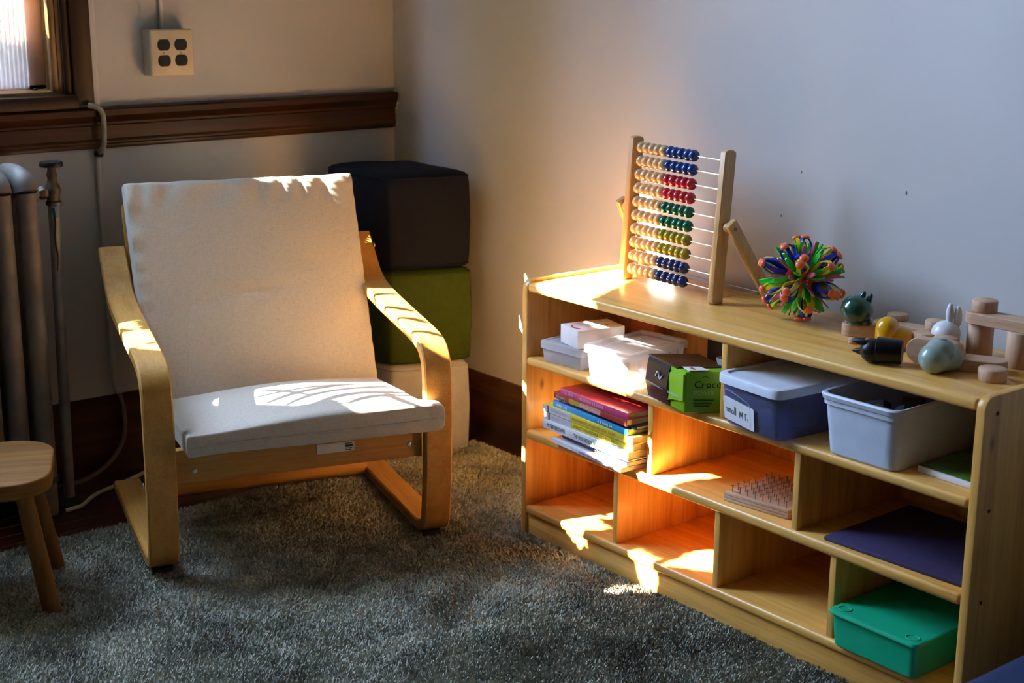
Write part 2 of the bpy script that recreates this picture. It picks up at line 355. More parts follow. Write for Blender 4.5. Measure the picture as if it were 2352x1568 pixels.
struct(box('trim_3', (-.9035, -.010, .952), (-.884, 0, 3.3), M['wall'], bevel=.004), 'painted plaster strip beside the window casing')
def window(name, x0, x1, z0, z1, visible):
    w = bpy.data.objects.new(name, None); COL.objects.link(w); w.location = (x0, 0, z0); w['kind'] = 'structure'
    rc = -.903 if visible else x1+.04
    box('casing', (x1+.018, -.022, .958), (rc, .0, z1+.12), M['casing_z'], w, .003)
    if visible:
        box('casing_bead', (x1, -.012, .975), (x1+.018, .0, z1+.02), M['casing_z'], w, .004)
    box('head_casing', (x0-.04, -.022, z1+.02), (rc, 0, z1+.14), M['casing_x'], w, .003)
    box('window_sill', (x0-.04, -.042, .951), (x1+.02, .0, .985), M['casing_x'], w, .006)
    box('inner_sill', (x0, 0, .978), (x1, .09, .993), P('sill_tan', (.30, .15, .045), .4, var=.2, sc=20), w, .002)
    box('jamb', (x1-.012, .0, z0), (x1, .15, z1), M['brown_jamb'], w, .001)
    box('jamb_stop', (x1-.03, .0, z0), (x1-.012, .02, z1), M['brown_jamb'], w, .004)
    box('jamb', (x0, .0, z0), (x0+.02, .15, z1), M['brown_jamb'], w, .001)
    zb, zt, xa, xb = .993, z1, x0+.02, x1-.012
    box('sash_stile', (xb-.044, .085, zb), (xb, .12, zt), M['pink_paint'], w, .002)
    box('sash_stile', (xa, .085, zb), (xa+.04, .12, zt), M['pink_paint'], w, .002)
    box('sash_rail', (xa, .085, zb), (xb, .12, zb+.012), M['pink_paint'], w, .002)
    box('sash_rail', (xa, .085, zt-.04), (xb, .12, zt), M['pink_paint'], w, .002)
    box('pane', (xa+.03, .10, zb+.01), (xb-.03, .104, zt-.03), M['glass'], w, 0)
    if visible:                                    # ribbed translucent privacy panel in front of the lower glass
        bm = bmesh.new(); n = int((xb-.045-xa-.04)/.0014); prev = None
        for i in range(n+1):
            x = xb-.045-i*.0014; yy = .074+.0028*math.sin(2*PI*x/.0112)
            c = (bm.verts.new((x, yy, zb+.006)), bm.verts.new((x, yy, 1.212)), bm.verts.new((x, yy+.0015, 1.212)), bm.verts.new((x, yy+.0015, zb+.006)))
            if prev:
                for a in range(4): bm.faces.new((prev[a], prev[(a+1) % 4], c[(a+1) % 4], c[a]))
            prev = c
        link('ribbed_panel', to_mesh(bm), M['ribbed'], w, smooth=60)
        lathe('latch', [(.0, 0), (.006, 0), (.006, .003), (.003, .006), (0, .006)], (-1.02, .06, .993), M['black_plastic'], w, 10)
    return w
window('window_1', *WINDOWS[0], True); window('window_2', *WINDOWS[1], False)

# outside: ground and the tree whose foliage breaks up the sunlight
gr = box('ground_outside', (-30, .3, -.6), (30, 40, -.5), P('lawn', (.10, .13, .05), .9, var=.3, sc=2), bevel=0); struct(gr)
HOLES = [[(-2.04, 1.187), (-1.962, 1.231), (-1.836, 1.252), (-1.667, 1.219), (-1.896, 1.396), (-2.231, 1.612), (-2.391, 1.685), (-2.224, 1.54), (-2.246, 1.49), (-2.312, 1.477), (-2.24, 1.358), (-2.158, 1.259)], [(-1.288, 1.155), (-1.275, 1.198), (-1.718, 1.463), (-2.204, 1.749), (-2.316, 1.792), (-2.06, 1.618), (-1.598, 1.331)], [(-1.906, 1.114), (-1.802, 1.089), (-1.964, 1.191)], [(-1.2, 1.164), (-1.118, 1.228), (-1.041, 1.29), (-1.088, 1.269), (-1.126, 1.243), (-1.124, 1.235), (-1.167, 1.207), (-1.161, 1.204), (-1.181, 1.183)], [(-2.24, 2.015), (-2.022, 1.953), (-1.856, 1.964), (-2.135, 2.107), (-2.553, 2.244), (-2.379, 2.101)], [(-1.782, 2.118), (-1.833, 2.15), (-1.989, 2.126), (-1.865, 2.016), (-1.795, 2.046)], [(-2.529, 2.133), (-2.66, 2.237), (-2.737, 2.244), (-2.757, 2.237), (-2.664, 2.158), (-2.532, 2.071)], [(-2.823, 2.195), (-2.918, 2.266), (-2.951, 2.204), (-2.799, 2.078)], [(-2.611, 1.961), (-2.685, 2.041), (-2.976, 2.236), (-2.961, 2.193)], [(-2.172, 1.449), (-2.332, 1.622), (-2.507, 1.736), (-2.509, 1.678)], [(-2.375, 1.597), (-2.504, 1.695), (-2.48, 1.637)], [(-2.944, 2.034), (-2.824, 2.023), (-2.834, 2.053), (-3.044, 2.151)], [(-2.772, 1.91), (-2.888, 1.994), (-2.895, 1.906), (-2.836, 1.876)], [(-2.868, 1.848), (-2.822, 1.842), (-2.856, 1.866), (-2.893, 1.868)], [(-3.403, 2.088), (-3.39, 2.086), (-3.426, 2.108), (-3.431, 2.106)], [(-2.107, 1.633), (-2.107, 1.913), (-1.837, 1.913), (-1.837, 1.533)]]
BLADES = [([(-2.178, 1.319), (-2.063, 1.326), (-1.901, 1.301)], 0.01), ([(-2.266, 1.403), (-2.061, 1.357), (-1.78, 1.271)], 0.012), ([(-2.304, 1.455), (-2.025, 1.388), (-1.823, 1.328)], 0.012), ([(-2.321, 1.503), (-2.113, 1.461), (-1.969, 1.436)], 0.014), ([(-2.32, 1.549), (-2.137, 1.5), (-2.044, 1.482)], 0.012), ([(-1.987, 1.22), (-2.078, 1.322), (-2.202, 1.441)], 0.01), ([(-2.062, 1.446), (-2.247, 1.578), (-2.358, 1.665)], 0.011), ([(-1.511, 1.281), (-1.461, 1.278), (-1.462, 1.308)], 0.009), ([(-1.649, 1.368), (-1.678, 1.409), (-1.744, 1.471)], 0.011), ([(-1.854, 1.49), (-1.847, 1.514), (-1.927, 1.582)], 0.011), ([(-2.058, 1.615), (-2.043, 1.632), (-2.103, 1.689)], 0.01)]
def inside(p, poly):
    x, y = p; c = False; j = len(poly)-1
    for i in range(len(poly)):
        (xi, yi), (xj, yj) = poly[i], poly[j]
        if (yi > y) != (yj > y) and x < (xj-xi)*(y-yi)/(yj-yi)+xi: c = not c
        j = i
    return c
def edge_dist(p, poly):
    d = 9
    for i in range(len(poly)):
        ax_, ay = poly[i-1]; bx, by = poly[i]; l2 = (bx-ax_)**2+(by-ay)**2
        t = max(0, min(1, ((p[0]-ax_)*(bx-ax_)+(p[1]-ay)*(by-ay))/l2)) if l2 else 0
        d = min(d, math.hypot(p[0]-ax_-t*(bx-ax_), p[1]-ay-t*(by-ay)))
    return d
def prism_box(name, foot, z0, z1, mat, parent):
    return link(name, frame_mesh(lambda u, v, h: Vector((u, v, h)), foot, z0, z1), mat, parent)
nb = thing('added_house_left', 'unseen brick house added beyond the left windows to block low sky', 'house', (-9, 4, -.5)); P('brick', (.16, .07, .045), .9, var=.3, sc=9)  # unseen house, added to keep side sky light out of the cubbies
FOOT = [(-8.6, 7.4), (-12.6, 1.0), (-17, 4), (-13, 10)]
prism_box('house_wall', FOOT, -.5, 5.9, M['brick'], nb)
link('house_roof', frame_mesh(lambda u, v, h: Vector((u, v, h)), [(-8.4, 7.5), (-12.65, .8), (-17.2, 3.9), (-13, 10.2)], 5.9, 6.05), P('roofing', (.06, .05, .05), .9), nb)
nb2 = thing('added_house_across', 'unseen plain house added opposite the window to block low sky', 'house', (2, 9, -.5))  # unseen house, added to raise the skyline and cut low sky light
prism_box('house_wall', [(-4.2, 6.2), (9, 6.2), (9, 12), (-4.2, 12)], -.5, 6.0, M['brick'], nb2)
link('house_roof', frame_mesh(lambda u, v, h: Vector((u, v, h)), [(-4.4, 6.0), (9.2, 6.0), (9.2, 12.2), (-4.4, 12.2)], 6.0, 6.2), M['roofing'], nb2)
LEAVES = 235000
tree = thing('tree', 'leafy tree outside the windows casting dappled shade', 'tree', (-6.2, 2.9, -.5))
verts = []; faces = []
su = SUN_DIR.cross(Vector((0, 0, 1))).normalized(); sv = su.cross(SUN_DIR)
def beam(x0, z0): p = Vector((x0, 0, z0)); return (p.dot(su), p.dot(sv))      # seen along the sunbeam
HB = [[beam(*p) for p in h] for h in HOLES]
hb = [(min(p[0] for p in h)-.02, max(p[0] for p in h)+.02, min(p[1] for p in h)-.02, max(p[1] for p in h)+.02) for h in HB]
for cnt in range(LEAVES):
    x0 = random.uniform(-4.75, -.75); z0 = random.uniform(.75, 2.75)
    # leave gaps, shaped so the sunlight lands in the wanted patches
    if x0 > -1.17 and 1.0 < z0 < 1.2 and (z0-1.0) > (-1.045-x0)*1.15: continue
    q_ = beam(x0, z0)
    if any(q[0] < q_[0] < q[1] and q[2] < q_[1] < q[3] and (inside(q_, h) or edge_dist(q_, h) < .0095) for h, q in zip(HB, hb)): continue
    c = Vector((x0, 0, z0)) - SUN_DIR*random.uniform(3.0, 4.6)
    a = random.uniform(0, 2*PI); l, w_ = random.uniform(.009, .015), random.uniform(.006, .009)
    n_ = (-SUN_DIR + su*random.uniform(-.5, .5) + sv*random.uniform(-.5, .5)).normalized()
    t = (su*math.cos(a)+sv*math.sin(a)); t = (t-n_*t.dot(n_)).normalized(); b_ = n_.cross(t)
    i0 = len(verts)
    verts += [c-t*l, c+b_*w_, c+t*l, c-b_*w_]; faces.append((i0, i0+1, i0+2, i0+3))
for cnt in range(17000):                              # upper crown above the gaps, added to block the high sky
    x0 = random.uniform(-6.8, -1.0); z0 = random.uniform(2.62, 6.2)
    c = Vector((x0, 0, z0)) - SUN_DIR*random.uniform(3.0, 5.0)
    a = random.uniform(0, 2*PI); l, w_ = random.uniform(.05, .10), random.uniform(.03, .05)
    n_ = (-SUN_DIR + su*random.uniform(-.6, .6) + sv*random.uniform(-.6, .6)).normalized()
    t = (su*math.cos(a)+sv*math.sin(a)); t = (t-n_*t.dot(n_)).normalized(); b_ = n_.cross(t); i0 = len(verts)
    verts += [c-t*l, c+b_*w_, c+t*l, c-b_*w_]; faces.append((i0, i0+1, i0+2, i0+3))
for line, w_ in BLADES:                              # long leaflets that cross the larger gaps
    pts = [Vector((x0, 0, z0))-SUN_DIR*3.0 for x0, z0 in line]; pts = smooth_path(pts, 4); i0 = len(verts); n_ = len(pts)
    for i, p in enumerate(pts):
        d_ = (pts[min(i+1, n_-1)]-pts[max(i-1, 0)]).normalized(); sd_ = d_.cross(SUN_DIR).normalized()*w_*.8*(.35+.65*math.sin(PI*(i+.6)/(n_+.2)))
        verts += [p+sd_, p-sd_]
    for i in range(n_-1): faces.append((i0+2*i, i0+2*i+1, i0+2*i+3, i0+2*i+2))
me = bpy.data.meshes.new('foliage'); me.from_pydata(verts, [], faces)
fo = link('foliage', me, P('leaf', (.06, .13, .02), .6, var=.3, sc=4), tree); fo['kind'] = 'stuff'
tube('trunk', smooth_path([(-6.2, 2.9, -.5), (-6.3, 2.95, 1.0), (-6.15, 2.8, 2.4), (-6.0, 2.6, 3.4)], 5), .12, P('bark', (.09, .06, .04), .9, var=.3), tree)
for e in ((-5.0, 2.1, 4.2), (-7.2, 2.4, 4.0), (-4.6, 1.9, 3.9)):
    tube('branch', smooth_path([(-6.1, 2.75, 2.8), ((e[0]-6.1)/2, 2.5, 3.7), e], 5), .03, M['bark'], tree)

# ------------------------------------------------------------------ rug
RZ = .010
rug = thing('area_rug', 'blue-grey mottled shag rug covering the floor under the chair and shelf', 'rug', (-1.4, -2.2, 0))
def patch_noise(x, y):
    r = np.zeros_like(x)
    for f, a in ((3.1, 1), (6.3, .7), (13.7, .45), (29, .25)):
        ph = rng.uniform(0, 6.28, 4); th = rng.uniform(0, 6.28, 2)
        r += a*np.sin(f*(x*math.cos(th[0])+y*math.sin(th[0]))+ph[0]+1.3*np.sin(f*.7*(y*math.cos(th[1])-x*math.sin(th[1]))+ph[1]))
    return r
RX0, RX1, RY0, RY1 = -3.6, -.024, -4.2, -.41
box('rug_backing', (RX0, RY0, .0005), (RX1, RY1, .007), M['rug'], rug, .002)
def pile(name, x0, x1, y0, y1, n, h, w, mat, seed):
    x = rng.uniform(x0, x1, n); y = rng.uniform(y0, y1, n)
    y = np.minimum(y, RY1+.004+.008*rng.random(n))
    f = patch_noise(x, y); ang = f*1.3+rng.normal(0, .9, n); lean = .55+.25*np.sin(f*1.7)+rng.normal(0, .15, n)
    hh = h*(.75+.5*rng.random(n))
    a2 = rng.uniform(0, 2*PI, n)
    dx, dy = np.cos(ang)*lean*hh, np.sin(ang)*lean*hh
    wx, wy = np.cos(a2)*w*.5, np.sin(a2)*w*.5
    z0 = np.full(n, .005)
    v = np.empty((n, 4, 3)); v[:, 0] = np.stack([x-wx, y-wy, z0], 1); v[:, 1] = np.stack([x+wx, y+wy, z0], 1)
    v[:, 2] = np.stack([x+dx+wx*.8, y+dy+wy*.8, z0+hh], 1); v[:, 3] = np.stack([x+dx-wx*.8, y+dy-wy*.8, z0+hh*.96], 1)
    me = bpy.data.meshes.new(name); me.vertices.add(4*n); me.vertices.foreach_set('co', v.reshape(-1))
    me.loops.add(4*n); me.loops.foreach_set('vertex_index', np.arange(4*n, dtype=np.int32))
    me.polygons.add(n); me.polygons.foreach_set('loop_start', np.arange(0, 4*n, 4, dtype=np.int32)); me.polygons.foreach_set('loop_total', np.full(n, 4, dtype=np.int32))
    me.update(); me.validate()
    o = link(name, me, mat, rug); o['kind'] = 'stuff'; return o
pile('pile', -1.75, RX1, -2.35, RY1, 430000, .013, .0034, M['pile'], 1)
pile('pile', -2.6, -1.75, -2.6, RY1, 40000, .013, .006, M['pile'], 2)

# ------------------------------------------------------------------ armchair
CA = math.radians(-16.7)
chair = thing('armchair', 'bent birch cantilever armchair with beige linen cushions', 'armchair', (-1.157, -.756, 0), CA)
# local frame: x = across (left outer side at 0, right outer side at .68), y = backwards, z = up
ARM_W, ARM_T = .064, .026
outer = [(.585, .018), (.40, .018), (.20, .021), (.075, .023), (.042, .026), (.016, .036), (-.002, .054), (-.010, .083), (-.020, .15), (-.026, .26), (-.027, .36), (-.022, .425), (-.012, .452), (.008, .474), (.038, .487),
         (.075, .493), (.14, .499), (.262, .508), (.392, .520), (.450, .529), (.490, .540), (.520, .556), (.548, .580), (.607, .632)]
outer = [(p.x, p.y) for p in smooth_path([(a, b, 0) for a, b in outer], 3)]
def offset(poly, t):
    res = []
    for i, p in enumerate(poly):
        a = Vector(poly[max(i-1, 0)]); b = Vector(poly[min(i+1, len(poly)-1)]); d = (b-a).normalized(); n = Vector((d.y, -d.x)) ; n = -n
        # the loop runs back->front along the floor and front->back along the arm: the inside lies to the right
        n = Vector((d.y, -d.x)); res.append((p[0]+n.x*t, p[1]+n.y*t))
    return res
inner = offset(outer, ARM_T)
loop = outer+inner[::-1]
for s0 in (0, .68-ARM_W):
    def build_frame(x0):
        bm = bmesh.new(); n = len(outer); rows = []
        ch = .0035
        for x, k in ((x0, ch), (x0+ch, 0), (x0+ARM_W-ch, 0), (x0+ARM_W, ch)):
            o_ = offset(outer, k); i_ = offset(outer, ARM_T-k)
            rows.append(([bm.verts.new((x, p[0], p[1])) for p in o_], [bm.verts.new((x, p[0], p[1])) for p in i_]))
        for (o1, i1), (o2, i2) in zip(rows, rows[1:]):
            for k in range(n-1):
                bm.faces.new((o1[k], o1[k+1], o2[k+1], o2[k])); bm.faces.new((i1[k+1], i1[k], i2[k], i2[k+1]))
            bm.faces.new((o1[0], o2[0], i2[0], i1[0])); bm.faces.new((o2[-1], o1[-1], i1[-1], i2[-1]))
        for (o_, i_) in (rows[0], rows[-1]):
            for k in range(n-1): bm.faces.new((o_[k], i_[k], i_[k+1], o_[k+1]))
        return to_mesh(bm)
    fr = link('side_frame', build_frame(s0), M['birch_y'], chair, False, 35)
    box('foot_pad', (s0+.010, .022, .004), (s0+ARM_W-.012, .072, .0275), M['pad'], fr, .003, world=False)
    box('foot_pad', (s0+.012, .50, .0), (s0+ARM_W-.012, .54, .018), M['pad'], fr, .003, world=False)
    sx = -.001 if s0 == 0 else .681; sg = -1 if s0 == 0 else 1
    for (b_, z_) in ((.575, .60), (.02, .22)):
        lathe('bolt', [(.0, 0), (.0065, 0), (.0065, .002), (.003, .004), (0, .004)], (sx-sg*.001, b_, z_), M['steel'], fr, 10, Matrix.Rotation(sg*PI/2, 4, 'Y'), False)
fr_rail = box('front_rail', (ARM_W, .0, .220), (.68-ARM_W, .024, .296), M['birch_x'], chair, .003, world=False)
for x_, z_ in ((.105, .247), (.585, .250)):
    lathe('bolt', [(.0, 0), (.006, 0), (.006, .0015), (.003, .003), (0, .003)], (x_, .0, z_), M['steel'], fr_rail, 12, Matrix.Rotation(PI/2, 4, 'X'), False)
st = box('sticker', (.372, -.0012, .252), (.458, .0002, .274), M['sticker'], fr_rail, 0, world=False)
bm = bmesh.new()                                       # small print on the sticker; the square code is left out
for i in range(5): box_bm((.436+random.uniform(0, .002), -.0016, .2545+i*.0037), (.4545-random.uniform(0, .006), -.0011, .2565+i*.0037), 0, 1, bm)
box_bm((.437, -.0017, .2635), (.4545, -.0011, .2675), 0, 1, bm)
link('sticker_print', to_mesh(bm), M['ink'], st, False)
box('seat_rail', (ARM_W, .02, .215), (ARM_W+.022, .44, .255), M['birch_y'], chair, .002, world=False)
box('seat_rail', (.68-ARM_W-.022, .02, .215), (.68-ARM_W, .44, .255), M['birch_y'], chair, .002, world=False)
box('rear_rail', (ARM_W, .40, .20), (.68-ARM_W, .422, .25), M['birch_x'], chair, .003, world=False)
tube('cross_bar', [(ARM_W-.005, .485, .038), (.68-ARM_W+.005, .485, .038)], .018, M['birch_x'], chair, 16, False)
bk = Vector((.22, .47)).normalized()                  # direction up the back (y, z)
def back_strip(x0, x1, t0, t1, off):
    A = Vector((.36, .20)); nrm = Vector((bk.y, -bk.x))
    pts = [A+bk*t0+nrm*off, A+bk*t1+nrm*off, A+bk*t1+nrm*(off+.02), A+bk*t0+nrm*(off+.02)]
    return frame_mesh(lambda u, v, h: Vector((h, u, v)), [tuple(p) for p in pts], x0, x1, .002, 1)
link('back_upright', back_strip(.066, .108, 0, .60, .045), M['birch_z'], chair, False, 35)
link('back_upright', back_strip(.572, .614, 0, .60, .045), M['birch_z'], chair, False, 35)
for t in (.12, .32, .54): link('back_slat', back_strip(.1, .58, t, t+.05, .05), M['birch_x'], chair, False, 35)

def cushion(name, fn, nu, nv, nw, thick, mat, seed, wr=.0012):
    """Pillow-like block. fn(u, v, w) -> local point for u, v in [0,1], w in [-1,1] (bottom .. top)."""
    rs = np.random.default_rng(seed); ph = rs.uniform(0, 6.28, 24); bm = bmesh.new(); grid = {}
    for side in (1, -1):
        for i in range(nu+1):
            for j in range(nv+1):
                u, v = i/nu, j/nv
                if (i in (0, nu) or j in (0, nv)) and side == -1: grid[(i, j, -1)] = grid[(i, j, 1)]; continue
                eu = 1-abs(2*u-1)**8; ev = 1-abs(2*v-1)**8
                w = side*min(1, (max(eu, 0)**.5)*(max(ev, 0)**.5)) if not (i in (0, nu) or j in (0, nv)) else 0
                p = Vector(fn(u, v, w, side))
                k = wr*(math.sin(9*u+7*v+ph[0])*.9+math.sin(17*u-13*v+ph[1])*.6+math.sin(31*v+8*u+ph[2])*.4)
                p.z += side*k*(1 if abs(w) > .5 else .3)
                grid[(i, j, side)] = bm.verts.new(p)
    for side in (1, -1):
        for i in range(nu):
            for j in range(nv):
                q = [grid[(i, j, side)], grid[(i+1, j, side)], grid[(i+1, j+1, side)], grid[(i, j+1, side)]]
                try: bm.faces.new(q if side == 1 else q[::-1])
                except ValueError: pass
    me = to_mesh(bm); return link(name, me, mat, chair, False, 60)
def uneven(n, e=.0):  return None
def edge_map(t):  # denser rows near the rim so the sides stay upright
    return .5-.5*math.cos(PI*t) if True else t
def seat_fn(u, v, w, side):
    u, v = edge_map(edge_map(u)*.5+u*.5), edge_map(edge_map(v)*.5+v*.5)
    y = -.072+v*.475
    xl = .080; xr = .612+ (.034*max(0, 1-max(0, (y+.030))/.03) if y < .0 else 0)
    if y < -.03: xr = .646
    x = xl+(xr-xl)*u
    top = .354+.030*math.sin(PI*min(1, u*1.02))*math.sin(PI*(v*.8+.1))-.055*v**1.5+.012*(u-.5)
    bot = .297-.035*v
    mid = (top+bot)/2+.004
    z = mid+(top-mid)*w if w > 0 else mid+(mid-bot)*w
    if w == 0: z = mid-.006
    # puckers along the front seam
    y -= .006*(1-abs(w))*0 
    return (x, y, z)
cushion('seat_cushion', seat_fn, 44, 40, 1, .07, M['linen'], 3, .0015)
def back_fn(u, v, w, side):
    u, v = edge_map(edge_map(u)*.5+u*.5), edge_map(edge_map(v)*.5+v*.5)
    nrm = Vector((-bk.y, bk.x)); base = Vector((.343, .258))    # y, z of the foot of the front face
    x = .068+u*.556+ .012*(v-.5)*(1 if u > .5 else -1)*.6
    t = v*.572
    th = .034
    # comfy sag, plus tight ripples near the top and side edges
    rip = .0048*math.sin(u*46+3*math.sin(u*9))*max(0, 1-abs(v-.95)/.085)+.0034*math.sin(v*58+2*math.sin(v*11))*max(0, 1-u/.075)+.0026*math.sin(v*66+1)*max(0, 1-(1-u)/.06)
    crease = -.0065*math.exp(-((v-.40-.10*math.sin(PI*u*.9))/.010)**2)*max(0, math.sin(PI*min(1, max(0, (u-.12)/.65)))) - .0045*math.exp(-((v-.60-.01*math.sin(u*9))/.009)**2)*max(0, math.sin(PI*min(1, max(0, (u-.5)/.42))))
    s = (th*w + (.012*math.sin(PI*v)*math.sin(PI*u) if w > 0 else 0)*abs(w) + (rip+crease)*(1 if w > 0 else 0))
    c = base+bk*t+nrm*(s-.0)
    return (x, c.x+.02, c.y)
cushion('back_cushion', back_fn, 80, 72, 1, .07, M['linen'], 5, .0006)
# piping along the front edge of the seat cushion
tube('piping', smooth_path([(.086, -.0725, .322), (.2, -.0735, .3235), (.36, -.0735, .3245), (.52, -.0735, .3245), (.642, -.0725, .326)], 5), .0022, M['linen'], chair, 6, False)

# ------------------------------------------------------------------ storage shelf
XF, XB, Y0, Y1 = -.355, -.034, -1.026, -2.224
shelf = thing('storage_shelf', 'low lacquered pine classroom shelf with cubbies along the right wall', 'shelf', (-.19, -1.625, 0))
PT = .0175
def side_panel(y0, y1):
    r = .022; pts = [(XB, .004), (XF, .004)]
    for a in range(7): t = PI/2*a/6; pts.append((XF+r-r*math.cos(t), .617-r+r*math.sin(t)))
    pts.append((XB, .617))
    return frame_mesh(lambda u, v, h: Vector((u, h, v)), pts, y0, y1, .003, 2)
sp1 = link('side_panel', side_panel(Y0, Y0-PT), M['pine_z'], shelf, True, 35)
sp2 = link('side_panel', side_panel(Y1+PT, Y1), M['pine_z'], shelf, True, 35)
for z_ in (.585, .415, .25):
    lathe('screw', [(0, 0), (.0036, 0), (.0036, .0008), (.0015, .0002), (0, .0002)], (XF+.035, Y1-.0002, z_), M['darkmetal'], sp2, 12, Matrix.Rotation(PI/2, 4, 'X'))
YI0, YI1 = Y0-PT, Y1+PT
box('top_board', (XF+.001, YI1, .590), (XB, YI0, .611), M['pine_y'], shelf, .006, 3)
SH = [(.421, .441), (.2475, .2695), (.066, .087)]
for a, b in SH: box('shelf_board', (XF-.002, YI1, a), (XB-.004, YI0, b), M['pine_y'], shelf, .007, 3)
box('kick_board', (XF+.006, YI1, .004), (XF+.024, YI0, .066), M['pine_y'], shelf, .002)
box('back_panel', (XB-.007, YI1, .03), (XB-.001, YI0, .600), M['pine_z'], shelf, 0)
DT = .015
for (row, ys) in ((( .441, .590), (-1.642,)), ((.2695, .421), (-1.443, -1.836)), ((.087, .2475), (-1.343, -1.641, -1.933))):
    for yc in ys: box('divider', (XF+.004, yc-DT/2, row[0]-.0005), (XB-.006, yc+DT/2, row[1]+.0005), M['pine_z'], shelf, .0025)

# ------------------------------------------------------------------ foam seat blocks in the corner
plan = [(-.292, -.118), (-.296, -.24), (-.283, -.362), (-.262, -.392), (-.18, -.424), (-.088, -.447), (-.062, -.43), (-.05, -.30), (-.046, -.16), (-.075, -.138), (-.115, -.128), (-.155, -.095), (-.20, -.082), (-.268, -.085)]
def foam(name, z0, z1, mat, label, grow):
    c = Vector((-.17, -.26)); pts = smooth_path([(c.x+(a-c.x)*grow, c.y+(b-c.y)*grow, 0) for a, b in plan], 4, True); n = len(pts)
    t = thing(name, label, 'seat block', (c.x, c.y, z0), 0, 'soft seat blocks stacked in the corner')
    bm = bmesh.new(); rings = []; H = z1-z0; prof = [(-.030, 0), (-.012, .004), (-.003, .014), (0, .03), (.004, H*.5), (0, H-.03), (-.003, H-.014), (-.012, H-.004), (-.03, H)]
    for o_, z in prof:
        ring = []
        for p in pts:
            d = Vector((p.x-c.x, p.y-c.y)); l = d.length; d = d*((l+o_)/l); ring.append(bm.verts.new((c.x+d.x, c.y+d.y, z0+z)))
        rings.append(ring)
    for a, b in zip(rings, rings[1:]):
        for k in range(n): bm.faces.new((a[k], a[(k+1) % n], b[(k+1) % n], b[k]))
    for ring, zz, fl in ((rings[0], z0, True), (rings[-1], z1, False)):
        cv = bm.verts.new((c.x, c.y, zz))
        for k in range(n): bm.faces.new((cv, ring[(k+1) % n], ring[k]) if fl else (cv, ring[k], ring[(k+1) % n]))
    link('cover', to_mesh(bm), mat, t, True, 60)
    for z in (z0+.012, z1-.012):
        link('seam', tube_mesh([*[Vector((c.x+(p.x-c.x)*.982, c.y+(p.y-c.y)*.982, z)) for p in pts], Vector((c.x+(pts[0].x-c.x)*.982, c.y+(pts[0].y-c.y)*.982, z))], .0028, 5), mat, t, True, 60)
foam('seat_block', .004, .262, M['grey_fabric'], 'light grey vinyl seat block at the bottom of the corner stack', .985)
foam('seat_block', .262, .518, M['green_fabric'], 'olive green seat block in the middle of the corner stack', 1.02)
foam('seat_block', .518, .774, M['navy_fabric'], 'dark navy seat block on top of the corner stack', 1.0)

# ------------------------------------------------------------------ abacus
AF0, AF1 = Vector((-.150, -1.143, .611)), Vector((-.178, -1.447, .611))
ab = thing('abacus', 'wooden counting abacus with ten rows of coloured beads on the shelf top', 'abacus', tuple((AF0+AF1)/2))
ax_ = (AF1-AF0).normalized(); an = Vector((-ax_.y, ax_.x, 0)); an = an if an.x > 0 else -an   # towards the wall
TILT = math.radians(4.0); au = (Vector((0, 0, 1))*math.cos(TILT)+an*math.sin(TILT)); af = ax_.cross(au)
def abp(s, h, d=0): return AF0 + ax_*s + au*h + af*d * (1 if af.dot(an) > 0 else -1)
AW = (AF1-AF0).length
def post(s, w, d, h0, h1, r=.012):
    pts = [(-d/2, h0+.004), (-d/2+.004, h0), (d/2-.004, h0), (d/2, h0+.004)]
    for k in range(9): a = PI*k/8; pts.append((d/2*math.cos(a), h1-d/2*.55+d/2*.55*math.sin(a)))
    return frame_mesh(lambda u, v, t: abp(s+t, v, u), pts, -w/2, w/2, .002, 1)
PH = .322
for s in (0, AW): link('post', post(s, .018, .030, 0, PH), M['abacus'], ab, True, 35)
bead_r = .0128; rows = 10
cols = {'bead_blue': (.008, .045, .22), 'bead_red': (.50, .016, .03), 'bead_green': (.006, .13, .06), 'bead_olive': (.38, .29, .012), 'bead_navy': (.012, .028, .14), 'bead_plain': (.66, .43, .21)}
for n_, c_ in cols.items(): P(n_, c_, .18, var=.05, coat=.5)
seq = ['bead_blue', 'bead_blue', 'bead_red', 'bead_red', 'bead_green', 'bead_green', 'bead_olive', 'bead_olive', 'bead_navy', 'bead_navy']
bp = lathe_mesh([(.003, -.0112), (.006, -.0114), (.0098, -.0088), (.0122, -.0044), (.0129, 0), (.0122, .0044), (.0098, .0088), (.006, .0114), (.003, .0112)], 18); shade(bp, 60)
bm_by = {}
for n_ in cols:
    m_ = bp.copy(); m_.materials.append(M[n_]); bm_by[n_] = m_
Rb = axes((0, 0, 0), af, au) 
if Rb.to_3x3().col[2].dot(ax_) < 0: Rb = axes((0, 0, 0), -af, au)
for r in range(rows):
    h = PH-.024-r*.0300
    tube('rod', [abp(.006, h), abp(AW-.006, h)], .0017, M['rod'], ab, 8)
    for k_ in range(10):
        nm = 'bead_plain' if k_ < 5 else seq[r]
        o = bpy.data.objects.new('bead', bm_by[nm]); COL.objects.link(o); o.parent = ab
        o.matrix_local = Matrix.Translation(abp(.0215+k_*.0196+.002*(random.random() < .1), h)-ab.location) @ Rb @ Matrix.Diagonal((1, 1, .88, 1))
hp = .163
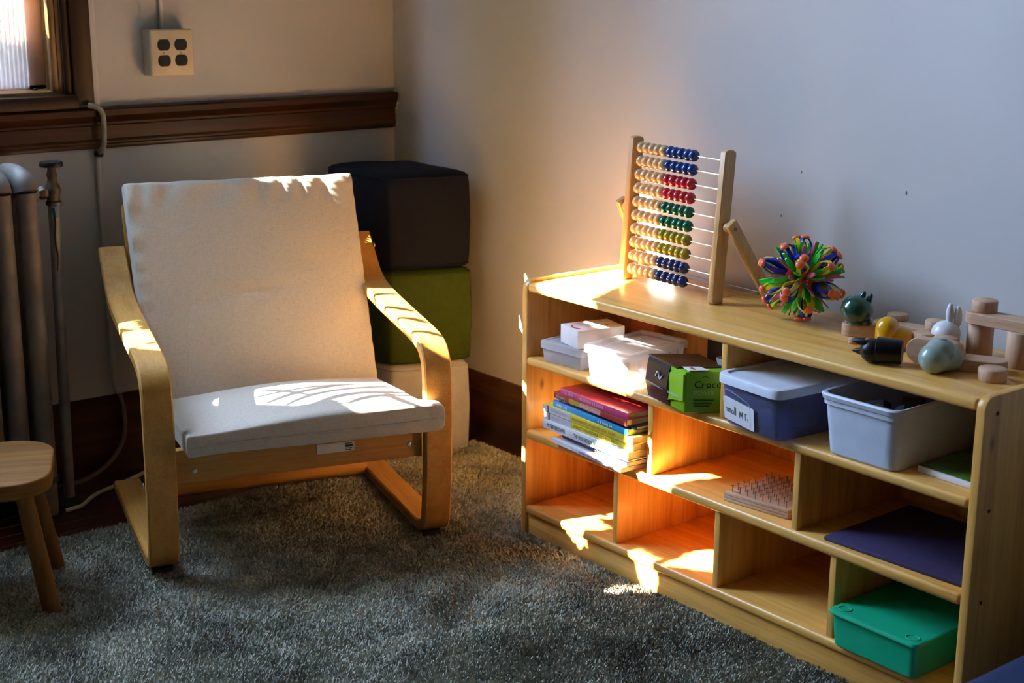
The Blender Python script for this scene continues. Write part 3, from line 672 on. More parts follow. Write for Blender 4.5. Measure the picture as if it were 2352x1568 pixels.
for s, sg in ((0, -1), (AW, 1)):
    c0 = abp(s+sg*.009, hp)
    o = link('pivot_ball', lathe_mesh([(0, -.010), (.006, -.008), (.0098, -.003), (.0105, 0), (.0098, .003), (.006, .008), (0, .010)], 16, Matrix.Translation(abp(s+sg*.018, hp)) @ Rb), M['abacus'], ab, True, 60)
    top = abp(s+sg*.034, hp+.004); foot = Vector((-.058, top.y-.006, .613)) if s else Vector((-.05, top.y+.004, .6195))
    if s: foot = Vector((-.060, -1.490, .6195))
    ld = (foot-top).normalized(); lf = ld.cross(ax_).normalized()
    prof_ = rrect(.026, .016, .005, 3); L_ = (foot-top).length
    leg = link('support_leg', frame_mesh(lambda u, v, t: top+ld*t+lf*u+ax_*v, prof_, -.012, L_, .002, 1), M['abacus'], ab, True, 35)
    tube('pivot_pin', [abp(s+sg*.02, hp), abp(s+sg*.0425, hp)], .0045, P('pin', (.30, .17, .06), .5), leg, 10)
cf_ = Vector((-.075, -1.472, .628))
tube('cord', [abp(AW, .012, .014), cf_, Vector((-.06, -1.12, .628)), abp(0, .012, .014)], .0009, P('string', (.6, .57, .5), .8), ab, 5)

# ------------------------------------------------------------------ expanding ball
BC, BR = Vector((-.148, -1.652, .611+.0852)), .0905
ball = thing('expanding_ball_toy', 'spiky rainbow plastic expanding ball beside the abacus', 'toy ball', (BC.x, BC.y, .611))
phi = (1+5**.5)/2
ico = [Vector(v).normalized() for v in [(0, s1, s2*phi) for s1 in (1, -1) for s2 in (1, -1)]+[(s1, s2*phi, 0) for s1 in (1, -1) for s2 in (1, -1)]+[(s2*phi, 0, s1) for s1 in (1, -1) for s2 in (1, -1)]]
dod = [Vector(v).normalized() for v in [(a, b, c) for a in (1, -1) for b in (1, -1) for c in (1, -1)]+[(0, a/phi, b*phi) for a in (1, -1) for b in (1, -1)]+[(a/phi, b*phi, 0) for a in (1, -1) for b in (1, -1)]+[(a*phi, 0, b/phi) for a in (1, -1) for b in (1, -1)]]
mids = []
for i in range(12):
    for j in range(i):
        if (ico[i]-ico[j]).length < 1.1: mids.append((ico[i]+ico[j]).normalized())
for n_, c_ in {'toy_orange': (.95, .16, .06), 'toy_yellow': (.85, .74, .02), 'toy_blue': (.02, .03, .50), 'toy_green': (.06, .70, .05), 'toy_pink': (.75, .16, .28)}.items(): P(n_, c_, .3, var=.06)
capm = lathe_mesh([(0, -.003), (.005, -.003), (.0092, -.0005), (.0096, .0012), (.0078, .0045), (.0035, .006), (0, .0062)], 12); shade(capm, 60); capm.materials.append(M['toy_orange'])
hubm = lathe_mesh([(0, -.008), (.008, -.006), (.012, 0), (.009, .006), (0, .008)], 9); shade(hubm, 60); hubm.materials.append(M['toy_orange'])
def flat_strut(pts, w, t, mat):
    bm = bmesh.new(); rings = []
    for i, (x, z, ww) in enumerate(pts):
        rings.append([bm.verts.new((x+a*t/2, b*w*ww/2, z)) for a, b in ((-1, -1), (1, -1), (1, 1), (-1, 1))])
    for a, b in zip(rings, rings[1:]):
        for k in range(4): bm.faces.new((a[k], a[(k+1) % 4], b[(k+1) % 4], b[k]))
    bm.faces.new(rings[0][::-1]); bm.faces.new(rings[-1]); me = to_mesh(bm); shade(me, 50); me.materials.append(mat); return me
bow = [(.002, .30, .8), (.006, .42, 1.2), (.0115, .55, 1.4), (.0150, .68, 1.3), (.0140, .80, 1.0), (.0095, .91, .8), (.0055, .965, .7)]
bowm = {c: flat_strut([(x, z*BR, w) for x, z, w in bow], .0092, .0032, M[c]) for c in ('toy_yellow', 'toy_blue')}
spk = [(.0005, .26, .7), (.003, .45, 1.1), (.006, .65, 1.25), (.0075, .82, .9), (.0085, .93, .55)]
spkm = {c: flat_strut([(x, z*BR, w) for x, z, w in spk], .0098, .0028, M[c]) for c in ('toy_green', 'toy_pink')}
def dirmat(d, roll):
    z = d; x = z.orthogonal().normalized(); m = axes((0, 0, 0), x, z.cross(x)); m = m @ Matrix.Rotation(roll, 4, 'Z'); return m
tilt_all = Euler((.35, .2, .5)).to_matrix()
off_l = BC-ball.location
def bpart(name, me, m):
    o = bpy.data.objects.new(name, me); COL.objects.link(o); o.parent = ball; o.matrix_local = Matrix.Translation(off_l) @ Matrix.Diagonal((1, 1, .91, 1)) @ m; return o
for gi, (dirs, colr, nst) in enumerate(((ico, 'toy_blue', 4), (dod, 'toy_yellow', 3))):
    for i, d in enumerate(dirs):
        d = (tilt_all @ d).normalized(); c_ = colr if (i % 4) else ('toy_yellow' if colr == 'toy_blue' else 'toy_blue')
        bpart('joint_cap', capm, dirmat(d, 0) @ Matrix.Translation((0, 0, BR*.965)))
        bpart('inner_joint', hubm, dirmat(d, 0) @ Matrix.Translation((0, 0, BR*.34)))
        for k in range(nst): bpart('strut', bowm[c_], dirmat(d, 2*PI*k/nst+.3*i))
for i, d in enumerate(mids):
    d = (tilt_all @ d).normalized()
    for k in range(3): bpart('strut', spkm['toy_green' if k % 2 == 0 else 'toy_pink'], dirmat(d, 2*PI/3*k+.5*i))

# ------------------------------------------------------------------ balance toys on the shelf top
TZ = .611
def cyl(loc, r, h, label, nm='wooden_cylinder'):
    o = lathe(nm, [(0, 0), (r-.0012, 0), (r, .0012), (r, h-.0012), (r-.0012, h), (0, h)], loc, M['beech_z'], None, 28, ang=50)
    me = o.data; me.transform(Matrix.Translation((-loc[0], -loc[1], -loc[2]))); o.location = loc
    return tag(o, label, 'toy block', 'beech balancing blocks on the shelf top')
def oblong(c, length, width, h, ang, label, up=None):
    """stadium-shaped block: lying flat, or standing on its long edge when up is given"""
    pts = []
    for k in range(13): a = -PI/2+PI*k/12; pts.append((length/2-width/2+width/2*math.cos(a), width/2*math.sin(a)))
    for k in range(13): a = PI/2+PI*k/12; pts.append((-length/2+width/2+width/2*math.cos(a), width/2*math.sin(a)))
    me = frame_mesh((lambda u, v, t: Vector((u, v, t))) if up is None else (lambda u, v, t: Vector((u, t-h/2, v+width/2))), pts, 0, h, .0012, 1); shade(me, 35)
    o = link('wooden_oblong_block', me, M['beech_x']); o.location = c; o.rotation_euler = (0, 0, ang)
    return tag(o, label, 'toy block', 'beech balancing blocks on the shelf top')
cyl((-.232, -2.152, TZ), .0242, .022, 'short beech cylinder alone at the right front of the shelf top')
oblong((-.196, -2.096, TZ), .104, .046, .022, math.radians(-62), 'flat beech oblong block lying just behind the lone short cylinder')
cyl((-.105, -2.038, TZ), .0235, .064, 'tall beech cylinder holding up the left end of the raised plank')
cyl((-.118, -2.128, TZ), .0235, .064, 'tall beech cylinder holding up the right end of the raised plank')
oblong((-.112, -2.092, TZ+.064), .150, .046, .020, math.radians(-84), 'beech oblong plank bridging the two tall cylinders')
cyl((-.107, -2.044, TZ+.084), .0225, .021, 'short beech cylinder on top of the raised plank')
oblong((-.222, -2.028, TZ), .102, .046, .024, math.radians(-75), 'beech oblong block standing on its edge behind the sage green toy', up=1)
cyl((-.158, -1.960, TZ), .0225, .036, 'beech cylinder right of the yellow duck')
cyl((-.175, -2.014, TZ), .0215, .040, 'beech cylinder in front of the white rabbit')
cyl((-.092, -1.934, TZ), .0205, .044, 'beech cylinder near the wall, left of the white rabbit')
oblong((-.092, -1.862, TZ+.0), .125, .040, .023, math.radians(-80), 'long beech block lying near the wall behind the yellow duck')
cyl((-.070, -1.830, TZ+.023), .0205, .012, 'beech disc on the long block near the wall')
cyl((-.215, -1.842, TZ), .011, .014, 'small beech peg under the block carrying the green bear', 'wooden_peg')
cyl((-.188, -1.872, TZ), .011, .014, 'small beech peg hidden behind the yellow duck', 'wooden_peg')
oblong((-.197, -1.853, TZ+.014), .088, .036, .023, math.radians(-58), 'beech oblong block carrying the dark green bear head')

def ell(name, c, r, mat, parent, m3=None, n=20, k=12):
    me = lathe_mesh([(math.sin(PI*i/k), -math.cos(PI*i/k)) for i in range(k+1)] if True else [], n)
    me.transform(Matrix.Translation(c) @ ((m3 or Matrix.Identity(3)).to_4x4()) @ Matrix.Diagonal((*((r,)*3 if isinstance(r, (int, float)) else r), 1)))
    return link(name, me, mat, parent, True, 80)
P('toy_dkgreen', (.008, .055, .035), .18, coat=.6, var=.05); P('toy_duck', (.78, .36, .004), .25, coat=.3, var=.04); P('toy_black', (.004, .004, .004), .35, coat=0, spec=.35)
P('toy_white', (.72, .71, .72), .3, coat=.2); P('toy_sage', (.28, .35, .30), .3, coat=.3, var=.04)
camdir = (Vector((CAM_POS.x, CAM_POS.y, 0))-Vector((-.2, -1.95, 0))).normalized(); camright = Vector((camdir.y, -camdir.x, 0)); camright = camright if camright.dot(cr) > 0 else -camright
# dark green bear head
z = TZ+.037
g = thing('toy_bear', 'dark green glossy bear head with pointed ears on a beech block', 'toy animal', (-.205, -1.842, z), 0, 'painted wooden toy animals')
c = Vector((-.207, -1.838, z+.026))
lathe('body', [(0, 0), (.0235, 0), (.0245, .003), (.0235, .009), (0, .014)], (c.x+.004, c.y-.004, z), M['toy_dkgreen'], g, 24)
ell('head', c, (.0305, .0305, .0285), M['toy_dkgreen'], g)
rr = Vector((.60, -.80, 0))
for k_ in (.010, .024): lathe('ear', [(.0075, -.014), (.0068, -.002), (.0035, .009), (0, .0125)], c+rr*k_*.9+Vector((0, 0, .0255-(.004 if k_ > .02 else 0))), M['toy_dkgreen'], g, 12, Matrix.Rotation(.35, 4, rr.cross(Vector((0, 0, 1)))*-1))
# yellow duck: upright domed head and a reclining body
g = thing('toy_duck', 'yellow wooden duck with a domed head behind the black cat', 'toy animal', (-.19, -1.92, TZ), 0, 'painted wooden toy animals')
lathe('head', [(0, 0), (.0205, 0), (.0222, .002), (.0222, .036), (.0205, .046), (.0155, .053), (.008, .0575), (0, .059)], (-.196, -1.902, TZ+.001), M['toy_duck'], g, 28, ang=60)
lathe('body', [(0, 0), (.0205, 0), (.0215, .003), (.0215, .030), (.018, .040), (.010, .046), (0, .047)], (-.196, -1.902, TZ+.0215), M['toy_duck'], g, 28, Matrix.Rotation(math.radians(90), 4, Vector((.80, .60, 0))), ang=60)
# black cat lying down
d = (Vector((-.238, -1.968, 0))-Vector((-.285, -1.943, 0))); bd = camright*.96+camdir*.1; bd.normalize()
g = thing('toy_cat', 'black wooden cat toy lying on its side with two pointed ears', 'toy animal', (-.262, -1.958, TZ), 0, 'painted wooden toy animals')
hc = Vector((-.302, -1.952, TZ+.0225))
ell('head', hc, .0222, M['toy_black'], g)
lathe('body', [(0, 0), (.021, 0), (.0235, .002), (.0225, .043), (.021, .046), (0, .046)], hc+bd*.006+Vector((0, 0, .0022)), M['toy_black'], g, 28, axes((0, 0, 0), bd.cross(Vector((0, 0, 1))), Vector((0, 0, 1))) @ Matrix.Rotation(0, 4, 'X') if False else bd.to_track_quat('Z', 'Y').to_matrix().to_4x4(), ang=50)
for dz, s_ in ((.012, .006), (-.004, -.012)):
    lathe('ear', [(.0085, 0), (.0065, .009), (.003, .019), (0, .024)], hc-bd*.014+camdir*s_*1.0+Vector((0, 0, dz+ (.004 if dz > 0 else -.002))), M['toy_black'], g, 12, (-bd).to_track_quat('Z', 'Y').to_matrix().to_4x4())
# white rabbit
g = thing('toy_rabbit', 'white wooden rabbit with two long upright ears near the wall', 'toy animal', (-.105, -2.000, TZ), 0, 'painted wooden toy animals')
c = Vector((-.138, -1.988, TZ+.032))
lathe('body', [(0, 0), (.018, 0), (.0195, .003), (.019, .03), (0, .036)], (c.x+.006, c.y-.004, TZ), M['toy_white'], g, 24)
ell('head', c+Vector((0, 0, .006)), (.0265, .0265, .0225), M['toy_white'], g)
for k_ in (.0045, .0190): ell('ear', c+camright*k_+Vector((0, 0, .042-k_*.30)), (.0072, .0072, .021), M['toy_white'], g)
# sage green animal lying down, seen from its round head
g = thing('toy_hippo', 'sage green round-headed animal toy lying near the shelf edge', 'toy animal', (-.245, -2.058, TZ), 0, 'painted wooden toy animals')
c = Vector((-.274, -2.062, TZ+.0265))
parts_ = [ell('body', c, (.0275, .0275, .0265), M['toy_sage'], g), ell('t', c+camright*.010-camdir*.010+Vector((0, 0, .0115)), (.0265, .0265, .024), M['toy_sage'], g),
          lathe('t', [(0, 0), (.022, 0), (.0225, .030), (.020, .036), (0, .036)], c+camright*.008-camdir*.006+Vector((0, 0, -.003)), M['toy_sage'], g, 28, (camright*.8-camdir*.6).normalized().to_track_quat('Z', 'Y').to_matrix().to_4x4(), ang=50)]
bm = bmesh.new()
for o_ in parts_: bm.from_mesh(o_.data)
for o_ in parts_[1:]: bpy.data.objects.remove(o_)
bm.to_mesh(parts_[0].data); bm.free()                 # one continuous body: fused and smoothed
md = parts_[0].modifiers.new('fuse', 'REMESH'); md.mode = 'VOXEL'; md.voxel_size = .0016; md.use_smooth_shade = True
md = parts_[0].modifiers.new('soften', 'SMOOTH'); md.factor = .6; md.iterations = 14
ell('ear', c+camright*.012-camdir*.004+Vector((0, 0, .0315)), (.009, .0045, .0045), M['toy_sage'], g, Matrix.Rotation(-.7, 3, 'Z'))

# ------------------------------------------------------------------ things on the upper shelf (z = .441)
S2 = .4412
def quad_box(name, corners, z0, z1, mat, parent, bevel=.002, taper=0, seg=2):
    c = sum((Vector(p) for p in corners), Vector((0, 0)))/4
    bm = bmesh.new(); b = []; t = []
    for p in corners:
        q = c+(Vector(p)-c)*(1-taper); b.append(bm.verts.new((q.x, q.y, z0))); t.append(bm.verts.new((p[0], p[1], z1)))
    bm.faces.new(b[::-1]); bm.faces.new(t)
    for i in range(4): bm.faces.new((b[i], b[(i+1) % 4], t[(i+1) % 4], t[i]))
    bmesh.ops.recalc_face_normals(bm, faces=bm.faces)
    if bevel: bmesh.ops.bevel(bm, geom=bm.edges[:], offset=bevel, segments=seg, profile=.5, affect='EDGES')
    return link(name, to_mesh(bm), mat, parent, True, 35)
def rect(cx, cy, w, d, ang):
    """w along the shelf (-y), d into the shelf (+x); corners front-left, front-right, back-right, back-left"""
    a = math.radians(ang); ex = Vector((math.sin(a), -math.cos(a))); ey = Vector((math.cos(a), math.sin(a)))
    o = Vector((cx, cy)); return [o-ey*d/2-ex*w/2, o-ey*d/2+ex*w/2, o+ey*d/2+ex*w/2, o+ey*d/2-ex*w/2]
def rounded(corners, r, n=4):
    out = []
    m = len(corners)
    for i in range(m):
        p0, p, p1 = Vector(corners[i-1]), Vector(corners[i]), Vector(corners[(i+1) % m]); a = p+(p0-p).normalized()*r; b = p+(p1-p).normalized()*r
        for k in range(n+1):
            t = k/n; out.append((a*(1-t)+p*t)*(1-t)+(p*(1-t)+b*t)*t)
    return out
def tub(name, corners, z0, z1, r, wall, taper, mat, parent, rim=0, rim_h=0, n=5):
    """open rounded tub with wall thickness, optional stepped rim"""
    c = sum((Vector(p) for p in corners), Vector((0, 0)))/4; base = rounded(corners, r, n); N_ = len(base)
    def ring(bm, z, k, grow): return [bm.verts.new((c.x+(p.x-c.x)*k+(p-c).normalized().x*grow, c.y+(p.y-c.y)*k+(p-c).normalized().y*grow, z)) for p in base]
    bm = bmesh.new(); H = z1-z0; kk = lambda z: 1-taper*(1-(z-z0)/H)
    seq_ = [(z0, kk(z0)*.97, 0), (z0+.004, kk(z0), 0)]
    if rim:
        zr = z1-rim_h
        seq_ += [(zr, kk(zr), 0), (zr+.001, kk(zr), rim*.55), (zr+rim_h*.45, kk(zr), rim*.6), (zr+rim_h*.5, kk(zr), rim), (z1-.003, kk(z1), rim), (z1, kk(z1), rim*.6)]
    else: seq_ += [(z1, 1, 0)]
    seq_ += [(z1-.001, 1, -wall), (z0+wall+.003, kk(z0), -wall), (z0+wall, kk(z0)*.95, -wall)]
    R_ = [ring(bm, *s) for s in seq_]
    for a, b in zip(R_, R_[1:]):
        for k in range(N_): bm.faces.new((a[k], a[(k+1) % N_], b[(k+1) % N_], b[k]))
    bm.faces.new(R_[0][::-1]); bm.faces.new(R_[-1])
    return link(name, to_mesh(bm), mat, parent, True, 35)
def lid(name, corners, z0, z1, r, mat, parent, dome=.002, n=5, inset=.012):
    c = sum((Vector(p) for p in corners), Vector((0, 0)))/4; base = rounded(corners, r, n); N_ = len(base); bm = bmesh.new()
    def ring(z, g): return [bm.verts.new((p.x+(p-c).normalized().x*g, p.y+(p-c).normalized().y*g, z)) for p in base]
    R_ = [ring(z0, -.003), ring(z0, 0), ring(z1-.004, 0), ring(z1-.001, -.0015), ring(z1, -.004), ring(z1, -inset), ring(z1-dome, -inset-.002)]
    for a, b in zip(R_, R_[1:]):
        for k in range(N_): bm.faces.new((a[k], a[(k+1) % N_], b[(k+1) % N_], b[k]))
    bm.faces.new(R_[0][::-1]); bm.faces.new(R_[-1]); return link(name, to_mesh(bm), mat, parent, True, 35)

# frosted lidded tub with a white carton on it
ca = rect(-.275, -1.150, .125, .15, 4)
t = thing('plastic_tub', 'small frosted plastic tub with lid under the white carton', 'plastic box', (-.275, -1.15, S2))
tub('body', ca, S2, S2+.037, .008, .0015, .05, M['frost'], t); lid('lid', [Vector(p)*1 for p in rect(-.275, -1.150, .131, .156, 4)], S2+.032, S2+.049, .009, M['frost'], t)
P('peach', (.62, .30, .18), .6)
tag(quad_box('craft_supplies', rect(-.275, -1.15, .10, .11, 4), S2+.0035, S2+.018, M['peach'], None, .003), 'peach coloured contents seen through the frosted tub', 'craft supplies')
t = thing('carton', 'white cardboard carton with red print lying on the frosted tub', 'box', (-.285, -1.185, S2+.05))
cb = rect(-.283, -1.184, .078, .118, -12)
bx = quad_box('body', cb, S2+.0492, S2+.090, M['white_card'], t, .0012)
P('redprint', (.50, .05, .05), .6)
ctr = sum(cb, Vector((0, 0)))/4; ex = (cb[1]-cb[0]).normalized(); ey = (cb[3]-cb[0]).normalized()
def ribbon(name, pts, w, mat, parent, lift=Vector((0, 0, .0006))):
    """flat brush stroke: pts world, wide in the surface plane given by lift as normal"""
    nrm = lift.normalized(); bm = bmesh.new(); prev = None; pts = [Vector(p) for p in pts]
    for i, p in enumerate(pts):
        tdir = (pts[min(i+1, len(pts)-1)]-pts[max(i-1, 0)]).normalized(); s_ = tdir.cross(nrm).normalized()*w/2
        c_ = [bm.verts.new(p+s_+lift), bm.verts.new(p-s_+lift), bm.verts.new(p-s_*.9), bm.verts.new(p+s_*.9)]
        if prev:
            for a in range(4): bm.faces.new((prev[a], prev[(a+1) % 4], c_[(a+1) % 4], c_[a]))
        else: bm.faces.new(c_)
        prev = c_
    bm.faces.new(prev[::-1]); return link(name, to_mesh(bm), mat, parent)
zt = S2+.0901
V3 = lambda p, z: Vector((p.x, p.y, z))
ribbon('red_swoosh', smooth_path([V3(ctr-ex*.014-ey*.045, zt), V3(ctr+ex*.004-ey*.052, zt), V3(ctr+ex*.024-ey*.045, zt)], 5), .005, M['redprint'], bx)
ribbon('red_print', [V3(ctr+ex*.006+ey*.028, zt), V3(ctr+ex*.016+ey*.03, zt)], .004, M['redprint'], bx)
sidep = cb[1]+(cb[2]-cb[1])*.12
text('lettering', 'hand cream', .010, (cb[1].x+ey.x*.010+ex.x*.0006, cb[1].y+ey.y*.010+ex.y*.0006, S2+.063), (ey.x, ey.y, 0), (0, 0, 1), P('greyprint', (.45, .42, .45), .6), bx) if False else None
# a red and orange packet behind
t = box('packet', (-.13, -1.22, S2), (-.10, -1.10, S2+.092), P('redorange', (.45, .10, .02), .6, var=.4, sc=18), bevel=.003); tag(t, 'red and orange packet at the back of the upper shelf', 'packet')
# clear lidded box with coloured pieces
cc = rect(-.262, -1.302, .122, .185, 6)
t = thing('clear_storage_box', 'clear ribbed plastic box with lid on the upper shelf, coloured pieces inside', 'plastic box', (-.262, -1.302, S2))
tub('body', cc, S2, S2+.060, .006, .0016, .06, M['clear'], t)
ccl = rect(-.262, -1.302, .134, .197, 6)
lid('lid', ccl, S2+.055, S2+.072, .010, M['clear'], t, .006, 5, .014)
for side in (0, 1, 2):
    a, b = [(cc[0], cc[1]), (cc[1], cc[2]), (cc[3], cc[0])][side]; n_ = 3 if side == 0 else 7
    for k_ in range(1, n_): q = a+(b-a)*(k_/n_); box('rib', (q.x-.0015, q.y-.0015, S2+.036 if side else S2+.004), (q.x+.0015, q.y+.0015, S2+.055), M['clear'], t, .0005, 1)
pcs = [('foam_piece', (.80, .50, .01), (-.315, -1.33), .03, 'yellow foam piece at the front corner inside the clear box'), ('foam_piece', (.72, .55, .02), (-.305, -1.285), .026, 'pale yellow foam piece inside the clear box'),
       ('foam_piece', (.55, .03, .04), (-.255, -1.335), .03, 'red foam piece inside the clear box'), ('foam_piece', (.05, .16, .50), (-.29, -1.26), .03, 'blue foam piece at the left inside the clear box'), ('foam_piece', (.6, .25, .03), (-.22, -1.30), .034, 'orange foam piece at the back inside the clear box')]
for i, (nm, c_, p, s_, lb) in enumerate(pcs):
    o = link(nm, frame_mesh(lambda u, v, h: Vector((u, v, h)), [(s_*.6*math.cos(a_)*(1 if k_ % 2 else .7), s_*.6*math.sin(a_)*(1 if k_ % 2 else .7)) for k_, a_ in enumerate([2*PI*j/10 for j in range(10)])], 0, .012, .0015, 1), P('piece%d' % i, c_, .5)); o.location = (p[0], p[1], S2+.004); o.rotation_euler = (.25*math.sin(i), .2*math.cos(2*i), i); o.location.z += .006
    tag(o, lb, 'toy piece', 'coloured pieces in the clear box')
# green and black battery carton, corner poking over the shelf edge
t = thing('battery_carton', 'green and black cardboard carton overhanging the upper shelf edge', 'box', (-.33, -1.545, S2))
P('lime', (.22, .52, .012), .35, coat=.3, var=.05); P('cartonblack', (.008, .007, .0065), .35, coat=.1, spec=.35, var=.5, sc=60); P('brownprint', (.030, .016, .008), .4, coat=.1, var=.6, sc=40)
A_, B_ = Vector((-.352, -1.437)), Vector((-.388, -1.575)); fd = (B_-A_).normalized(); sd = Vector((-fd.y, fd.x)); sd = sd if sd.x > 0 else -sd
rd = Vector((.60, -.80)).normalized(); rd = (sd*.93+fd*.37).normalized(); LEN = (B_-A_).length; D_ = .10; HB_ = .085
C_ = B_+rd*D_; D2 = A_+rd*D_
bd_ = quad_box('body', [A_, B_, C_, D2], S2, S2+HB_, M['lime'], t, .0035, .03)
# black wrap over the left part and the top, with a bulging flap
k1 = .60
bm = bmesh.new(); prof_ = [(.0, -.0008), (.035, -.0085), (.075, -.003), (HB_+.001, .0015)]
rowsA = []
for f_ in (0-.006, k1):
    col_ = []
    for h_, o_ in prof_: q = A_+fd*LEN*f_-sd*(-o_ if False else (-o_)); q = A_+fd*LEN*f_+sd*o_; col_.append((q.x, q.y, S2+h_+.0005))
    rowsA.append(col_)
va = [[bm.verts.new(p) for p in r_] for r_ in rowsA]; vb = [[bm.verts.new((p[0]+sd.x*.0035, p[1]+sd.y*.0035, p[2])) for p in r_] for r_ in rowsA]
for k_ in range(3):
    bm.faces.new((va[0][k_], va[1][k_], va[1][k_+1], va[0][k_+1])); bm.faces.new((vb[1][k_], vb[0][k_], vb[0][k_+1], vb[1][k_+1]))
    bm.faces.new((va[0][k_+1], vb[0][k_+1], vb[0][k_], va[0][k_])); bm.faces.new((va[1][k_], vb[1][k_], vb[1][k_+1], va[1][k_+1]))
bm.faces.new((va[0][0], vb[0][0], vb[1][0], va[1][0])); bm.faces.new((va[0][3], va[1][3], vb[1][3], vb[0][3]))
link('black_front', to_mesh(bm), M['cartonblack'], t, True)
tp = [A_-fd*.004, A_+fd*LEN*.80, A_+fd*LEN*.80+rd*D_, D2]
quad_box('black_top', tp, S2+HB_-.002, S2+HB_+.0022, M['brownprint'], t, .0008)
ribbon('white_print', smooth_path([V3(A_+fd*LEN*.28-sd*.006, S2+.052), V3(A_+fd*LEN*.34-sd*.006, S2+.064), V3(A_+fd*LEN*.40-sd*.006, S2+.050), V3(A_+fd*LEN*.46-sd*.006, S2+.058)], 4), .0022, M['white_card'], t, V3(-sd, 0)*.003)
# rounded green flap reaching over the front
gf = [(k1-.02, .012), (k1-.02, .05), (k1+.02, .072), (1.005, .080), (1.005, .026), (k1+.1, .018)]
link('green_flap', frame_mesh(lambda u, v, h: Vector(((A_+fd*LEN*u).x-sd.x*h, (A_+fd*LEN*u).y-sd.y*h, S2+v)), gf, .0, .004, .001, 1), M['lime'], t, True)
ribbon('clear_tape', [V3(A_+fd*LEN*.02-sd*.0095, S2+.034), V3(A_+fd*LEN*.98-sd*.0045, S2+.030)], .004, M['film'], t, V3(-sd, 0)*.0006)
nrm2 = Vector((rd.y, -rd.x)); nrm2 = nrm2 if nrm2.dot(fd) > 0 else -nrm2
def side_pt(u, h): q = B_+rd*u+nrm2*.0008; return (q.x, q.y, S2+h)
rdir = (rd.x, rd.y, 0)
P('mintprint', (.55, .72, .35), .5)
text('lettering', 'Croco', .021, side_pt(.018, .052), rdir, (0, 0, 1), M['ink'], t)
text('lettering', 'POWER', .0115, side_pt(.018, .038), rdir, (0, 0, 1), M['mintprint'], t)
for i, s_ in enumerate(('Batterie alkaline', 'long life cells', 'power for toys')): box('print_line', (0, 0, 0), (.001, .001, .001), M['ink'], t, 0) if False else ribbon('print_line', [side_pt(.018, .027-i*.006), side_pt(.058-.004*i, .027-i*.006)], .0024, P('dkgreenprint', (.03, .10, .01), .6), t, V3(nrm2, 0)*.0006)
ribbon('roof_mark', [side_pt(.030, .0715), side_pt(.040, .076), side_pt(.050, .0715)], .0012, M['ink'], t, V3(nrm2, 0)*.0006)
pr = [A_+fd*LEN*.80-sd*-.01, A_+fd*LEN*1.0+rd*.008, A_+fd*LEN*.98+rd*.05, A_+fd*LEN*.78+rd*.045]
pl_ = quad_box('price_label', pr, S2+HB_+.0015, S2+HB_+.0028, M['white_card'], t, 0)
ribbon('red_print', [V3(A_+fd*LEN*.85+rd*.022, S2+HB_+.003), V3(A_+fd*LEN*.95+rd*.022, S2+HB_+.003)], .006, M['redprint'], pl_)
# small pale tray on the carton
tb = rect(-.262, -1.60, .052, .09, 0)
t = thing('small_tray', 'small pale plastic tray lying on the green carton', 'tray', (-.262, -1.60, S2+HB_+.003))
tub('body', tb, S2+HB_+.0025, S2+HB_+.016, .010, .0035, .05, M['lid_white'], t)

# lidded bin with handwritten card
cm = [Vector((-.372, -1.664)), Vector((-.384, -1.815)), Vector((-.150, -1.835)), Vector((-.138, -1.684))]
ctrm = sum(cm, Vector((0, 0)))/4
t = thing('lidded_bin', 'clear blue-tinted bin with white lid and a handwritten card', 'storage bin', (ctrm.x, ctrm.y, S2))
up_ = [ctrm+(p-ctrm)*1.07 for p in cm]
tub('body', up_, S2, S2+.094, .022, .002, .08, M['tint'], t, .004, .03)
ld = [ctrm+(p-ctrm)*1.135 for p in cm]
lid('lid', ld, S2+.085, S2+.103, .026, M['lid_white'], t, .0035, 6, .016)
lw = ld[1]-ld[0]; ldp = ld[3]-ld[0]
cq = [ld[0]+lw*.12+ldp*.10, ld[0]+lw*.88+ldp*.10, ld[0]+lw*.88+ldp*.9, ld[0]+lw*.12+ldp*.9]
for (nm, c_, f_, g_, s_, h_, lb) in (('toy_block', (.02, .14, .32), .62, .2, .05, .035, 'blue plastic block at the front inside the lidded bin'), ('toy_block', (.30, .03, .05), .35, .3, .045, .05, 'red plastic block inside the lidded bin'),
      ('toy_block', (.05, .20, .07), .72, .45, .040, .04, 'green plastic block inside the lidded bin'), ('toy_block', (.10, .08, .35), .3, .18, .04, .06, 'purple plastic block inside the lidded bin'), ('toy_block', (.25, .16, .08), .55, .55, .05, .055, 'tan plastic block at the back inside the lidded bin')):
    q = cm[0]+(cm[1]-cm[0])*f_+(cm[3]-cm[0])*g_; hh = s_/2
    o = quad_box(nm, rect(q.x, q.y, s_, s_, 30*f_*9), S2+.005, S2+.005+h_, P('blk%d' % int(c_[0]*1000+c_[1]*7000), c_, .5), None, .004); tag(o, lb, 'toy block', 'plastic blocks in the lidded bin')
